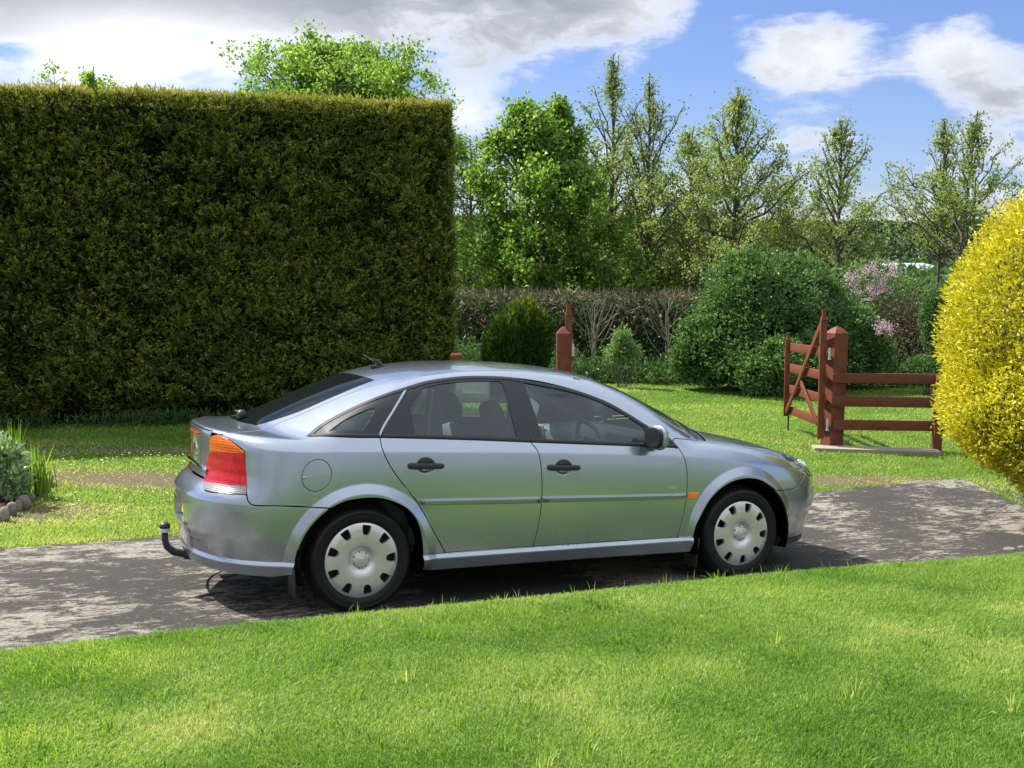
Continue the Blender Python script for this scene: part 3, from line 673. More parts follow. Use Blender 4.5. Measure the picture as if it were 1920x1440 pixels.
# front wings
wing=[LN['fgap'][:1],np.vstack([LN['fgap'][0],dt[17],LN['wingtop'][0]])]
wing=[np.vstack([LN['fgap'][0],dt[17]]),LN['wingtop'],LN['hood'],LN['hlow'],LN['wb'],LN['archF'][:9][::-1],LN['silltop'][[5,4]],LN['fgap'][::-1]]
wo=panel('front_wing','side',wing,PAINT,car)
for s,w in zip((-1,1),wo):
    P=LN['marker']*[1,-s,1]
    V=[];
    for sc,dp in ((1,-.003),(1,.004),(.86,.009)):
        c=P.mean(0)
        for p in P: V.append((c[0]+(p[0]-c[0])*sc,p[1]+s*dp,c[2]+(p[2]-c[2])*sc))
    F_=[(8,9,10,11)]+[(a_*4+i,a_*4+(i+1)%4,(a_+1)*4+(i+1)%4,(a_+1)*4+i) for a_ in (0,1) for i in range(4)]
    fixn(mesh_obj('side_indicator',V,F_,AMB,w,auto=20))
# roof, screens, bonnet
hdr=topP([(1.62,-.499),(1.68,-.36),(1.72,-.18),(1.735,0),(1.72,.18),(1.68,.36),(1.62,.499)])
rt=LN['rooftg'][0]; rtg=topP([(rt[0],rt[1]),(.27,-.35),(.245,-.18),(.235,0),(.245,.18),(.27,.35),(rt[0],-rt[1])])
panel('roof','top',[RS,rtg,mirror(RS),mirror(hdr)],PAINT,car,sides='C',grid=.022)
base=topP([(2.40,-.715),(2.50,-.55),(2.575,-.3),(2.60,0),(2.575,.3),(2.50,.55),(2.40,.715)])
bi=topP([(2.375,-.68),(2.47,-.53),(2.54,-.3),(2.565,0),(2.54,.3),(2.47,.53),(2.375,.68)])
EWi=topP([(2.375,-.68),(2.28,-.655),(2.15,-.613),(2.0,-.568),(1.85,-.525),(1.75,-.495)]); hi_=topP([(1.75,-.495),(1.79,-.36),(1.81,-.18),(1.82,0),(1.81,.18),(1.79,.36),(1.75,.495)])
ws=panel('windscreen_border','top',[EW,hdr,mirror(EW),mirror(base)],BLK,car,sides='C',grid=.03,holes=[[EWi,hi_,mirror(EWi),mirror(bi)]],inset=.002,flange=.006,off=-.001)
panel('windscreen','top',[EWi,hi_,mirror(EWi),mirror(bi)],GLASS,car,sides='C',grid=.04,inset=-.004,flange=0,off=-.004)
hb=topP([(2.47,-.745),(2.56,-.57),(2.64,-.3),(2.665,0),(2.64,.3),(2.56,.57),(2.47,.745)])
cw=[base+[.003,0,0],mirror(hb-[.006,0,0])]
panel('cowl_panel','top',cw,PLAST,car,sides='C',grid=.03,off=-.012,flange=.01,inset=.001)
hood=LN['hood']; hn=topP([(hood[-1][0],hood[-1][1]),(3.30,-.60),(3.43,-.52),(3.52,-.44),(3.56,-.36)]); nose=topP([(3.56,-.36),(3.60,-.2),(3.61,0),(3.60,.2),(3.56,.36)])
hdl=np.vstack([hb[:1],hood[1:]])
panel('bonnet','top',[hdl,hn,nose,mirror(hn),mirror(hdl),hb[::-1]],PAINT,car,sides='C',grid=.02)
# front bumper and lamps
def fP(ph,z):
    """point on the nose at plan angle ph (radians, 0 = straight ahead, negative = near side) and height z"""
    o=np.array([[2.6+2*math.cos(ph),2*math.sin(ph),z]]); d=np.array([[-math.cos(ph),-math.sin(ph),0.]]); return cast(o,d,0,1.9,160)[1][0]
def rP(ph,z):
    o=np.array([[.1-2*math.cos(ph),2*math.sin(ph),z]]); d=np.array([[math.cos(ph),-math.sin(ph),0.]]); return cast(o,d,0,1.9,160)[1][0]
wb=LN['wb']; corner=wb[0]
lampb=np.array([corner,fP(-.66,.655),fP(-.50,.635),fP(-.38,.63)]); lampi=np.array([lampb[-1],fP(-.375,.68),hn[-1]])
hl_loop=[LN['hlow'],lampb,lampi,hn[::-1]]
panel('headlamp','front',hl_loop,LENS,car,step=.012,grid=.02,inset=.002,flange=.012)
panel('headlamp_housing','front',hl_loop,REFL,car,step=.014,grid=.02,inset=.006,flange=0,off=-.030,disp=lambda P:-.016*(.5+.5*np.sin(P[:,0]*70+P[:,2]*90))-.012*((P[:,2]<.735)&(P[:,2]>.70)))
for s in (-1,1):
    for (ph,z,r) in ((-.62,.735,.042),(-.50,.70,.05)):
        c=fP(ph,z); m_=MB(); M_=Matrix.Translation((c[0]-.055,c[1]*-s,c[2]))@Matrix.Rotation(math.radians(90),4,'Z')
        m_.lathe([(r,0),(r,.01),(r*.93,.012),(r*.8,-.01),(r*.3,-.03),(.001,-.03)],28,Matrix.Translation((c[0]-.05,c[1]*-s,c[2]))@Matrix.Rotation(math.radians(-90),4,'Z')); fixn(m_.build('lamp_bowl',CHR,car))
ab=LN['archF'][8:13]
fb_bot=np.array([fP(p_,.235) for p_ in np.linspace(-.93,0,9)])
grt=[np.array([fP(p_,.62) for p_ in np.linspace(-.30,.30,9)]),np.array([fP(.30,.62),fP(.24,.50)]),np.array([fP(p_,.50) for p_ in np.linspace(.24,-.24,7)]),np.array([fP(-.24,.50),fP(-.30,.62)])]
grl=[np.array([fP(p_,.36) for p_ in np.linspace(-.36,.36,9)]),np.array([fP(.36,.36),fP(.30,.27)]),np.array([fP(p_,.27) for p_ in np.linspace(.30,-.30,7)]),np.array([fP(-.30,.27),fP(-.36,.36)])]
nb_=nose+[.004,0,-.004]
bl=[ab,fb_bot,mirror(fb_bot),mirror(ab),mirror(wb[:-1]),mirror(lampb),mirror(lampi[:2]),mirror(nb_),lampi[:2][::-1],lampb[::-1],wb]
def fdent(P):
    # pressed corner of the bumper below the lamp and the step above its lower lip
    z=P[:,2]; ay=np.abs(P[:,1]); st_=np.clip((z-.40)/.03,0,1); 
    return -.016*(1-st_)*np.clip((P[:,0]-3.25)/.12,0,1)*np.clip((z-.25)/.03,0,1)
panel('front_bumper','front',bl,PAINT,car,sides='C',grid=.018,holes=[grt,grl],disp=fdent,hflange=.03)
for g in (grt,grl): panel('grille','front',g,PLAST,car,sides='C',grid=.03,inset=-.004,flange=0,off=-.03,step=.02)
gb=MB(); 
for z in (.56,): gb.tube([fP(p_,z)+[-.004,0,0] for p_ in np.linspace(-.28,.28,13)],.014,8)
gb.build('grille_bar',CHR,car)
gb=MB(); gb.lathe([(.045,0),(.045,.012),(.040,.016),(.036,.012),(.001,.012)],32,Matrix.Translation(fP(0,.56)+[-.004,0,0])@Matrix.Rotation(math.radians(-90),4,'Z')); fixn(gb.build('emblem',CHR,car))
lp=[]; 
for p_ in np.linspace(-1.0,1.0,25): lp.append(fP(p_,.225)+[-.012,0,0])
sp=MB(); n=len(lp); V=[];F_=[]
for p_ in lp:
    c=np.array([2.6,0,p_[2]]); o=(c-p_); o/=np.linalg.norm(o)
    for dx,dz in ((0,.025),(.0,-.035),(.02,-.045),(.16,-.03),(.16,.02)): V.append(p_+o*dx+[0,0,dz])
for i in range(n-1):
    for j in range(5): F_.append((i*5+j,i*5+(j+1)%5,(i+1)*5+(j+1)%5,(i+1)*5+j))
F_+= [tuple(range(5)),tuple((n-1)*5+j for j in range(5))]
fixn(mesh_obj('air_dam',V,F_,PLAST,car,auto=40))
# tailgate: lid top and darkened glass, then the upright rear face
lipu=[]
for yy in np.linspace(-.36,.36,9):
    best=None
    for e in np.linspace(.1,1.4,70):
        o=np.array([[-.45-1.5*math.cos(e),yy,.93+1.5*math.sin(e)]]); d=np.array([[math.cos(e),0,-math.sin(e)]]); h_,p_=cast(o,d,0,1.6,120)
        if h_[0] and (best is None or -p_[0][0]+p_[0][2]>-best[0]+best[2]): best=p_[0]
    lipu.append(best)
lipu=np.array(lipu); ltop=np.vstack([lt[None]]); 
print('lip',lipu.round(3).tolist())
tgl=[np.vstack([rt[None],TG[:-2]]),np.vstack([TG[-2],lto]),np.vstack([lto,lt,lipu[0]]),lipu,mirror(np.vstack([lto,lt,lipu[0]])),mirror(np.vstack([rt[None],TG[:-2],lto])),mirror(rtg)]
gl_n=LN['rglass'][[2,3,4,5,6,7]]; g0=gl_n[0]
gt=topP([(g0[0],g0[1]),(g0[0]-.02,-.2),(g0[0]-.028,0),(g0[0]-.02,.2),(g0[0],-g0[1])]); ge=gl_n[-1]; gbm=topP([(ge[0],ge[1]),(ge[0]-.05,-.15),(ge[0]-.06,0),(ge[0]-.05,.15),(ge[0],-ge[1]*1.35)])
gl_f=topP([(p_[0],-p_[1]*1.27) for p_ in gl_n]); gt=topP([(g0[0],g0[1]),(g0[0]-.02,-.2),(g0[0]-.028,0),(g0[0]-.02,.25),(gl_f[0][0],gl_f[0][1])]); gbm=topP([(ge[0],ge[1]),(ge[0]-.05,-.15),(ge[0]-.06,0),(ge[0]-.05,.2),(gl_f[-1][0],gl_f[-1][1])])
rgl=[gt,gl_f,gbm[::-1],gl_n[::-1]]
tgo=panel('tailgate','top',tgl,PAINT,car,sides='C',grid=.018,holes=[rgl],hflange=.006)
panel('rear_window','top',rgl,RGLASS,tgo[0],sides='C',grid=.03,inset=.002,flange=.004,off=-.001)
bt=[rP(p_,.752) for p_ in np.linspace(-.42,0,5)]
li=LN['lamp'][[6,7,8,9,0]]
rf=[lipu,mirror(np.vstack([li,lipu[0]])),mirror(np.vstack([li[0],np.array(bt)])),np.vstack([np.array(bt)[::-1],li[0]]),np.vstack([li,lipu[0]])]
rf=[lipu,np.vstack([lipu[-1],li[-1]*[1,-1,1]]),li[::-1]*[1,-1,1],np.vstack([li[0]*[1,-1,1],mirror(np.array(bt))]),np.vstack([np.array(bt)[::-1],li[0]]),li,np.vstack([li[-1],lipu[0]])]
panel('tailgate_face','rear',rf,PAINT,tgo[0],sides='C',grid=.018)
m_=MB(); c=rP(0,.90); m_.lathe([(.042,0),(.042,.008),(.036,.011),(.001,.011)],32,Matrix.Translation((c[0]+.002,0,.90))@Matrix.Rotation(math.radians(90),4,'Z')); fixn(m_.build('emblem',CHR,tgo[0]))
m_=MB(); m_.box((rP(0,1.0)[0]-.002,0,1.0),(.012,.26,.012),.004); m_.build('high_brake_light',REDL,tgo[0])
m_=MB(); c=rP(0,.80); m_.box((c[0]+.003,0,.80),(.02,.62,.022),.006); m_.build('tailgate_strip',CHR,tgo[0])
# rear lamps in their three colours
am=LN['lampamb'];cl=LN['lampclr']
lA=[np.vstack([am[0],lt]),np.vstack([lt,lto]),np.vstack([lto,lo1,lo2]),am[::-1]]
lR=[am,np.vstack([am[-1],cl[-1]]),cl[::-1],np.vstack([cl[0],LN['lamp'][[7,8,9]],am[0]])]
lC=[cl,np.vstack([cl[-1],lbo]),np.vstack([lbo,lbm,lbi]),np.vstack([lbi,cl[0]])]
root=panel('rear_lamp','rear',lR,REDL,car,step=.01,grid=.018,inset=.0005,flange=.02,off=.003)
panel('indicator_lens','rear',lA,ORL,{'N':root[0],'F':root[1]},step=.01,grid=.018,inset=.0005,flange=.02,off=.003)
panel('reversing_lens','rear',lC,CLR,{'N':root[0],'F':root[1]},step=.01,grid=.018,inset=.0005,flange=.02,off=.003)
# rear bumper
aR=LN['archR'][:6]; bb=np.array([rP(p_,.232) for p_ in np.linspace(-1.0,0,12)]); bb=np.vstack([aR[:1],bb[bb[:,0]<aR[0][0]-.03]])
btop=np.vstack([lbo+[.0,0,.001],lbm+[.0,0,.001],lbi+[0,0,.001],np.array([rP(p_,.747) for p_ in np.linspace(-.40,0,5)])])
rb=[LN['bq'][::-1],btop,mirror(btop),mirror(LN['bq'][::-1]),mirror(np.vstack([LN['bq'][-1:],aR[::-1]])),mirror(bb),bb[::-1],np.vstack([aR,LN['bq'][-1:]])]
prc=[np.array([rP(p_,.600) for p_ in np.linspace(-.17,.17,9)]),np.array([rP(.17,.600),rP(.17,.462)]),np.array([rP(p_,.462) for p_ in np.linspace(.17,-.17,9)]),np.array([rP(-.17,.462),rP(-.17,.600)])]
panel('rear_bumper','rear',rb,PAINT,car,sides='C',grid=.014,holes=[prc],hflange=.062)
panel('plate_recess','rear',prc,PAINT,car,sides='C',grid=.03,inset=-.002,flange=0,off=-.060,step=.02)
m_=MB(); c=rP(0,.52); m_.box((c[0]+.050,0,.53),(.010,.30,.10),.003); m_.build('number_plate',YEL,car)
m_=MB(); m_.tube([rP(p_,.40)+[.004,0,0] for p_ in np.linspace(-.40,-.24,8)],.007,6); m_.build('bumper_slot',PLAST,car)
# wipers, aerial, mirrors
m_=MB(); c=topP([(-.56,0)])[0]; m_.sphere((c[0]+.03,0,c[2]+.03),.032,2,(1,1,1.1)); m_.tube([c+[.03,.0,.045],c+[.05,.2,.035],c+[.07,.40,.02]],[.012,.008,.006],6); m_.build('rear_wiper',PLAST,tgo[0])
m_=MB(); c=topP([(.36,0)])[0]
V=[];F_=[]
m_.box(c+np.array([.0,0,.006]),(.11,.045,.018),.006); m_.tube([c+[.03,0,.01],c+[-.01,0,.045],c+[-.05,0,.060]],[.017,.011,.0045],8); m_.tube([c+[-.045,0,.056],c+[-.10,0,.088]],[.003,.0015],6); m_.build('roof_aerial',BLK,car)
def mirror_body(s):
    """wing mirror: shell, glass and foot; s=-1 near side"""
    c=Vector((1.945,s*.945,1.000)); 
    b=MB(); bm=bmesh.new(); bmesh.ops.create_uvsphere(bm,u_segments=28,v_segments=18,radius=1)
    for v in bm.verts:
        x,y,z=v.co; 
        xx=x*.062 if x>0 else x*.020
        yy=y*.105*(1-.10*max(0,z)); zz=z*.083*(1-.14*y*(-s))
        sq=lambda q,e:math.copysign(abs(q)**e,q)
        v.co=Vector((xx,sq(y,.8)*.096,sq(z,.8)*.080*(1+.12*(-s)*y*-1)))
    b.bmadd(bm,Matrix.Translation(c)@Matrix.Rotation(s*math.radians(-9),4,'Z')); sh=b.build('wing_mirror',PAINT,car)
    b=MB(); bm=bmesh.new(); bmesh.ops.create_uvsphere(bm,u_segments=28,v_segments=14,radius=1)
    for v in bm.verts:
        x,y,z=v.co; sq=lambda q,e:math.copysign(abs(q)**e,q); v.co=Vector((x*.012,sq(y,.75)*.087,sq(z,.75)*.072))
    b.bmadd(bm,Matrix.Translation(c+Vector((-.018,0,0)))@Matrix.Rotation(s*math.radians(-9),4,'Z')); b.build('mirror_rim',BLK,sh)
    b=MB(); bm=bmesh.new(); bmesh.ops.create_uvsphere(bm,u_segments=28,v_segments=14,radius=1)
    for v in bm.verts:
        x,y,z=v.co; sq=lambda q,e:math.copysign(abs(q)**e,q); v.co=Vector((x*.004,sq(y,.75)*.078,sq(z,.75)*.063))
    b.bmadd(bm,Matrix.Translation(c+Vector((-.030,0,0)))@Matrix.Rotation(s*math.radians(-9),4,'Z')); b.build('mirror_glass',MIRG,sh)
    b=MB(); b.box((1.985,s*.865,.955),(.09,.10,.035),.012); b.build('mirror_foot',BLK,sh)
for s in (-1,1): mirror_body(s)
# wheels
def wheel(x,y,s,rot,steer=0):
    root=bpy.data.objects.new('wheel',None); C.objects.link(root); root.parent=car; root.location=(x,y,.314); root.rotation_euler=(0,0,steer)
    m_=MB(); w=.098
    pr=[(.205,-w*.8),(.214,-w*.97),(.224,-w-.003),(.232,-w-.0035),(.236,-w-.007),(.262,-w-.0105),(.275,-w-.0105),(.279,-w-.0125),(.284,-w-.0125),(.287,-w-.0105),(.297,-w-.004),(.3055,-w+.010),(.3125,-w+.024),(.3145,-.066)]
    tr=[]
    for g in (-.045,-.015,.015,.045): tr+=[(.3155,g-.006),(.308,g-.005),(.308,g+.005),(.3155,g+.006)]
    pr=pr+tr+[(r,-o) for r,o in pr[::-1]]
    m_.lathe([(r,-o*s*-1 if 0 else o*(1 if s<0 else -1)) for r,o in pr],96)
    ty=fixn(m_.build('tyre',TYRE,root,auto=60))
    m_=MB(); m_.lathe([(.205,s*.02),(.21,s*.085),(.222,s*.090),(.222,s*.094),(.205,s*.090),(.19,s*.055),(.15,s*.045),(.10,s*.055),(.001,s*.055)],48); fixn(m_.build('steel_rim',DIMS,root))
    # wheel cover with nine openings
    R=.2245; e=lambda r:np.interp(r,[0,.028,.030,.040,.043,.047,.052,.060,.078,.10,.14,.18,.203,.206,.2165,.2245],[.006,.006,.004,.003,-.004,-.011,-.011,-.009,.004,.0085,.011,.0095,.004,.001,-.002,-.009])
    outer=np.stack([R*np.cos(np.linspace(0,2*np.pi,145)[:-1]),R*np.sin(np.linspace(0,2*np.pi,145)[:-1])],-1)
    holes=[]
    for k in range(9):
        a0=math.radians(rot+40*k); pts=[]
        ro,ri=.199,.143; to_,ti=.0268,.0185
        # radial coordinate u, tangential v
        sh=[(ro,-to_),(ro+.0022,-to_*.5),(ro+.003,0),(ro+.0022,to_*.5),(ro,to_),(.172,to_*.90),(ri+.012,ti+.001),(ri+.004,ti*.86),(ri,ti*.5),(ri-.001,0),(ri,-ti*.5),(ri+.004,-ti*.86),(ri+.012,-ti-.001),(.172,-to_*.90)]
        for u,v in sh: pts.append((u*math.cos(a0)-v*math.sin(a0),u*math.sin(a0)+v*math.cos(a0)))
        holes.append(np.array(pts)[::-1])
    v,f,rings=tri(outer,holes,.0085,extra=[(0,0,.058,.0042)])
    r=np.hypot(v[:,0],v[:,1]); off=.100
    yy=s*(off+e(r)); V=np.stack([v[:,0],yy,v[:,1]],-1); F_=[list(t) for t in f]
    V=list(map(tuple,V)); n0=len(V)
    for ri_,ring in enumerate(rings):
        k=len(ring); c=np.mean([V[i] for i in ring],0); dep=.018 if ri_ else .012; sc=.90 if ri_ else 1.0
        b=len(V)
        for i in ring:
            p=np.array(V[i]); q=c+(p-c)*sc if ri_ else p; V.append((q[0],p[1]-s*dep,q[2]))
        for i in range(k): F_.append([ring[i],ring[(i+1)%k],b+(i+1)%k,b+i])
    cv=fixn(mesh_obj('wheel_cover',V,F_,SILV,root,auto=28))
    m_=MB(); m_.lathe([(.001,s*(off+.0085)),(.020,s*(off+.0085)),(.0235,s*(off+.007)),(.0245,s*(off+.0085)),(.0275,s*(off+.0085)),(.0285,s*(off+.004))],40); fixn(m_.build('hub_badge',CHR if 0 else SILV,root))
    m_=MB()
    m_.lathe([(.041,s*(off-.0125)),(.050,s*(off-.0125))],32)
    for k in range(7):
        a=2*math.pi*k/7; m_.box((.0455*math.cos(a),s*(off-.009),.0455*math.sin(a)),(.008,.006,.008),.001,Matrix.Rotation(-a,4,'Y'))
    m_.build('cover_clip',DIMS,root)
    for o_ in root.children:
        if o_.name.split('.')[0] in ('wheel_cover','hub_badge','cover_clip'): o_.scale=(1.042,1,1.042)
    return root
for x,y,s,rot,stt in ((0,-.765,-1,82,0),(2.7,-.765,-1,76,0),(0,.765,1,20,0),(2.7,.765,1,50,0)): wheel(x,y,s,rot,stt)
# wheel arch linings, floor pan, mud flaps, tow bar, exhaust
for x in (0.005,2.705):
    for s in (-1,1):
        m_=MB(); n=28; V=[];F_=[]
        for i in range(n+1):
            a=math.radians(-18+216*i/n); 
            for (r,yy) in ((.372,.885),(.40,.865),(.40,.50)): V.append((x+r*math.cos(a),s*yy,.312+r*math.sin(a)))
        for i in range(n):
            for j in range(2): F_.append((i*3+j,i*3+j+1,(i+1)*3+j+1,(i+1)*3+j))
        F_.append([i*3+2 for i in range(n+1)])
        mesh_obj('arch_lining',V,F_,LINER,car)
m_=MB(); m_.box((1.35,0,.235),(2.0,1.62,.05)); m_.box((-.56,0,.29),(.36,1.1,.05)); m_.box((3.22,0,.27),(.36,1.1,.05)); m_.box((0,0,.38),(.8,.98,.25)); m_.box((2.7,0,.45),(.8,.98,.4)); m_.build('floor_pan',LINER,car)
for x,sl in ((-.385,.02),(2.325,-.03)):
    for s in (-1,1):
        m_=MB(); m_.box((x+(.02 if x>1 else -.012),s*.80,.205),(.010,.15,.17 if x<1 else .20),.004,Matrix.Rotation(-sl*3,4,'Y')); m_.build('mud_flap',PLAST,car)
m_=MB(); m_.tube([(-.70,.0,.27),(-.80,0,.245),(-.875,0,.238),(-.935,0,.252),(-.978,0,.288),(-.992,0,.33),(-.993,0,.375)],[.026,.026,.025,.024,.022,.020,.019],12)
m_.box((-.83,0,.25),(.10,.06,.09),.01)
tb=m_.build('tow_bar',PLAST,car)
m_=MB(); m_.lathe([(.030,0),(.032,.012),(.030,.024)],24,Matrix.Translation((-.993,0,.380))@Matrix.Rotation(math.radians(90),4,'X')); fixn(m_.build('tow_ball_collar',mat('galvanised_ring',(.6,.6,.58),.5,metal=.4),tb))
m_=MB(); m_.sphere((-.993,0,.417),.034,3,(1,1,.8)); m_.build('tow_ball_cap',BLK,tb)
# ------------------------------------------------------------------ cabin
def cushion(pts_box,m_): pass
def lining(name,segs,m_,off,sides='NF',kind='side',grid=.05): panel(name,kind,segs,m_,car,step=.03,grid=grid,inset=.012,flange=0,off=off,sides=sides)
dl=[np.array([(.12,-.87,1.0),(.30,-.89,.78),(.50,-.88,.50)]),np.array([(.50,-.88,.50),(2.14,-.88,.50)]),np.array([(2.14,-.88,.50),(2.20,-.89,.7),(2.16,-.85,.925)]),db[[5,4,3,2]]]
lining('door_card',dl,DGREY,-.055)
lining('headlining',[RS-[0,0,0],rtg,mirror(RS),mirror(hdr)],HEADL,-.035,'C','top',.06)
rl=[np.vstack([dt[:1],db[[1,2]]]),np.vstack([db[2],dt[6]]),dt[[6,5,4,3,2,1,0]]]
# rear shelf, boot floor
m_=MB(); m_.box((-.30,0,.955),(.60,1.22,.03),.008); m_.build('parcel_shelf',DGREY,car)
def seat(x,y,w=.50,rear=False,par=car):
    r=bpy.data.objects.new('rear_seat' if rear else 'front_seat',None); C.objects.link(r); r.parent=car
    m_=MB(); m_.box((x+.26,y,.42),(.54,w,.16),.05,Matrix.Rotation(math.radians(-6),4,'Y'),3); m_.box((x+.26,y,.33),(.48,w*.9,.10),.02); m_.build('seat_cushion',GREY,r)
    tl=math.radians(-17 if not rear else -24)
    m_=MB(); R_=Matrix.Rotation(tl,4,'Y')
    bm=bmesh.new(); bmesh.ops.create_cube(bm,size=1); bmesh.ops.subdivide_edges(bm,edges=bm.edges[:],cuts=5,use_grid_fill=True)
    h_=.60
    for v in bm.verts:
        X,Y,Z=v.co*2
        k=(1-max(abs(Y),abs(Z))**6*.12); wd=w/2*(1-.16*max(0,Z)**2)
        side=max(0,abs(Y)-.6)/.4
        v.co=Vector((X*.055*(1-.45*max(abs(Y)**4,abs(Z)**4))+.03*side*(1 if X>0 else .3),Y*wd*(1-.06*abs(Z)**4),Z*h_/2*(1-.05*abs(Y)**4)))
    m_.bmadd(bm,Matrix.Translation((x-.03,y,.40))@R_@Matrix.Translation((0,0,h_/2))); o=m_.build('seat_back',GREY,r,auto=80)
    top=Matrix.Translation((x-.03,y,.40))@R_
    if True:
        m_=MB(); hz=h_+ (.135 if not rear else .07); bm=bmesh.new(); bmesh.ops.create_uvsphere(bm,u_segments=24,v_segments=16,radius=1)
        for v in bm.verts:
            sq=lambda q,e:math.copysign(abs(q)**e,q); X,Y,Z=v.co; v.co=Vector((sq(X,.7)*.052,sq(Y,.62)*(.132 if not rear else .12)*(1-.12*max(0,Z)),sq(Z,.62)*(.098 if not rear else .07)))
        m_.bmadd(bm,top@Matrix.Translation((.01,0,hz))); m_.build('headrest',GREY,r)
        for q in (-.055,.055): m_=MB(); m_.tube([top@Vector((0,q,h_-.03)),top@Vector((0.005,q,hz))],.006,6); m_.build('headrest_post',CHR,r)
    return r
for y in (-.37,.37): seat(1.27,y)
for y in (-.36,.36): seat(.36,y,.62,True)
# dashboard, steering wheel, console
m_=MB(); n=13; V=[];F_=[]
ys=np.linspace(-.80,.80,n)
for yy in ys:
    hump=.045*math.exp(-((yy+.37)/.22)**2)
    for (xx,zz) in ((2.54,.90),(2.38,.945),(2.22,.955+hump*.5),(2.08,.945+hump),(1.99,.915+hump*.6),(1.95,.87),(1.97,.78),(2.0,.60),(2.05,.45),(2.5,.45)): V.append((xx-.03*(abs(yy)/.8)**2,yy,zz))
k=10
for i in range(n-1):
    for j in range(k): F_.append((i*k+j,i*k+(j+1)%k,(i+1)*k+(j+1)%k,(i+1)*k+j))
F_+= [tuple(range(k)),tuple((n-1)*k+j for j in range(k))]
fixn(mesh_obj('dashboard',V,F_,DGREY,car,auto=60))
m_=MB(); m_.box((1.955,.02,.86),(.03,.30,.10),.012); m_.box((1.76,.0,.55),(.5,.20,.32),.04); m_.build('centre_console',DGREY,car)
for y,w_,h2 in ((-.055,.115,.062),(.085,.115,.062),(-.70,.10,.085),(.70,.10,.085)):
    m_=MB(); m_.box((1.938 if abs(y)<.5 else 1.925,y,.885),(.014,w_,h2),.010); av=m_.build('air_vent',LGREY,car); m_=MB(); m_.box((1.930 if abs(y)<.5 else 1.916,y,.885),(.006,w_*.74,h2*.66),.002); m_.build('vent_slot',BLK,av)
sw=MB(); n=40; RM=Matrix.Translation((1.80,-.37,.885))@Matrix.Rotation(math.radians(-24),4,'Y')
sw.tube([RM@Vector((0,.185*math.cos(2*math.pi*i/n),.185*math.sin(2*math.pi*i/n))) for i in range(n+1)],.0155,10)
bm=bmesh.new(); bmesh.ops.create_uvsphere(bm,u_segments=16,v_segments=10,radius=1)
for v in bm.verts: v.co=Vector((v.co.x*.03,v.co.y*.075,v.co.z*.065))
sw.bmadd(bm,RM@Matrix.Translation((.02,0,-.01)))
for a_ in (0,180,250,290): sw.tube([RM@Vector((.02,.05*math.cos(math.radians(a_)),.05*math.sin(math.radians(a_)))),RM@Vector((0,.18*math.cos(math.radians(a_)),.18*math.sin(math.radians(a_))))],[.018,.013],6)
swo=sw.build('steering_wheel',DGREY,car)
m_=MB(); m_.box(RM@Vector((-.012,0,.0)),(.012,.05,.03),.006,RM.to_3x3()); m_.build('wheel_emblem',LGREY,swo)
m_=MB(); m_.box((2.03,-.37,.935),(.14,.30,.075),.035); m_.build('instrument_hood',DGREY,car)
m_=MB(); m_.box((1.80,.04,1.205),(.025,.22,.065),.02,Matrix.Rotation(math.radians(12),4,'Z')); m_.tube([(1.82,.04,1.21),(1.86,.03,1.26),(1.86,.03,1.29)],.012,6); m_.build('rear_view_mirror',BLK,car)
m_=MB(); c=topP([(1.83,.28)])[0]; 
STK=mat('windscreen_sticker',(.62,.75,.55),.6)
m_.box((1.78,.10,1.275),(.006,.15,.05),0,Matrix.Rotation(math.radians(55),4,'Y')); m_.build('windscreen_sticker',STK,car)
# inner pillars
for s in (-1,1):
    m_=MB(); m_.tube([(1.52,s*.55,1.345),(1.8,s*.62,1.23),(2.1,s*.69,1.08),(2.32,s*.74,.955)],[.035,.035,.038,.04],8); m_.build('pillar_trim',LGREY if s>0 else DGREY,car)
    m_=MB(); m_.box((1.085,s*.735,1.12),(.13,.02,.42),.008,Matrix.Rotation(s*math.radians(26),4,'X')); m_.build('belt_pillar',DGREY,car)
    m_=MB(); m_.tube([(1.02,s*.66,1.20),(1.02,s*.70,1.02),(1.0,s*.72,.8)],[.018,.02,.02],6); m_.build('seat_belt',GREY,car)
# ------------------------------------------------------------------ the garden
cP,sP=math.cos(PITCH),math.sin(PITCH)
def at(px,py,Y):
    u=(px-960)/FPX; v=(py-720)/FPX; d=np.array([u,cP-v*sP,-sP-v*cP]); t=Y/d[1]; return np.array([u*t,Y,CAM_H+d[2]*t])
def sclip(v,c,r):
    u=(v-c)/r; return c+r*u/(1+np.abs(u)**8)**.125
def gz(X,Y):
    return -.0258-.02426*(sclip(X,.3,4.6)+1.252)-.0481*(sclip(Y,7.3,2.7)-7.336)
def gpt(px,py,dz=0,fn=None):
    fn=fn or gz; Y=8.
    for _ in range(40):
        p=at(px,py,Y); h=fn(p[0],p[1])+dz; p1=at(px,py,Y*1.001); s=(p1[2]-p[2])/(Y*.001); Y=float(np.clip(Y-(p[2]-h)/s,1.5,400))
    p=at(px,py,Y); p[2]=fn(p[0],p[1])+dz; return p
def snoise(x,y,sc,seed=0,oct_=4):
    """cheap smooth value noise, -1..1"""
    r=np.random.default_rng(seed); out=0; amp=1; tot=0
    for o in range(oct_):
        T=r.random((64,64))*2-1; u=np.asarray(x)*sc+13.7*o; v=np.asarray(y)*sc+5.1*o; i=np.floor(u).astype(int); j=np.floor(v).astype(int); fu=u-i; fv=v-j; fu=fu*fu*(3-2*fu); fv=fv*fv*(3-2*fv)
        a=T[i%64,j%64];b=T[(i+1)%64,j%64];c=T[i%64,(j+1)%64];d=T[(i+1)%64,(j+1)%64]
        out=out+amp*((a*(1-fu)+b*fu)*(1-fv)+(c*(1-fu)+d*fu)*fv); tot+=amp; amp*=.5; sc*=2.03
    return out/tot
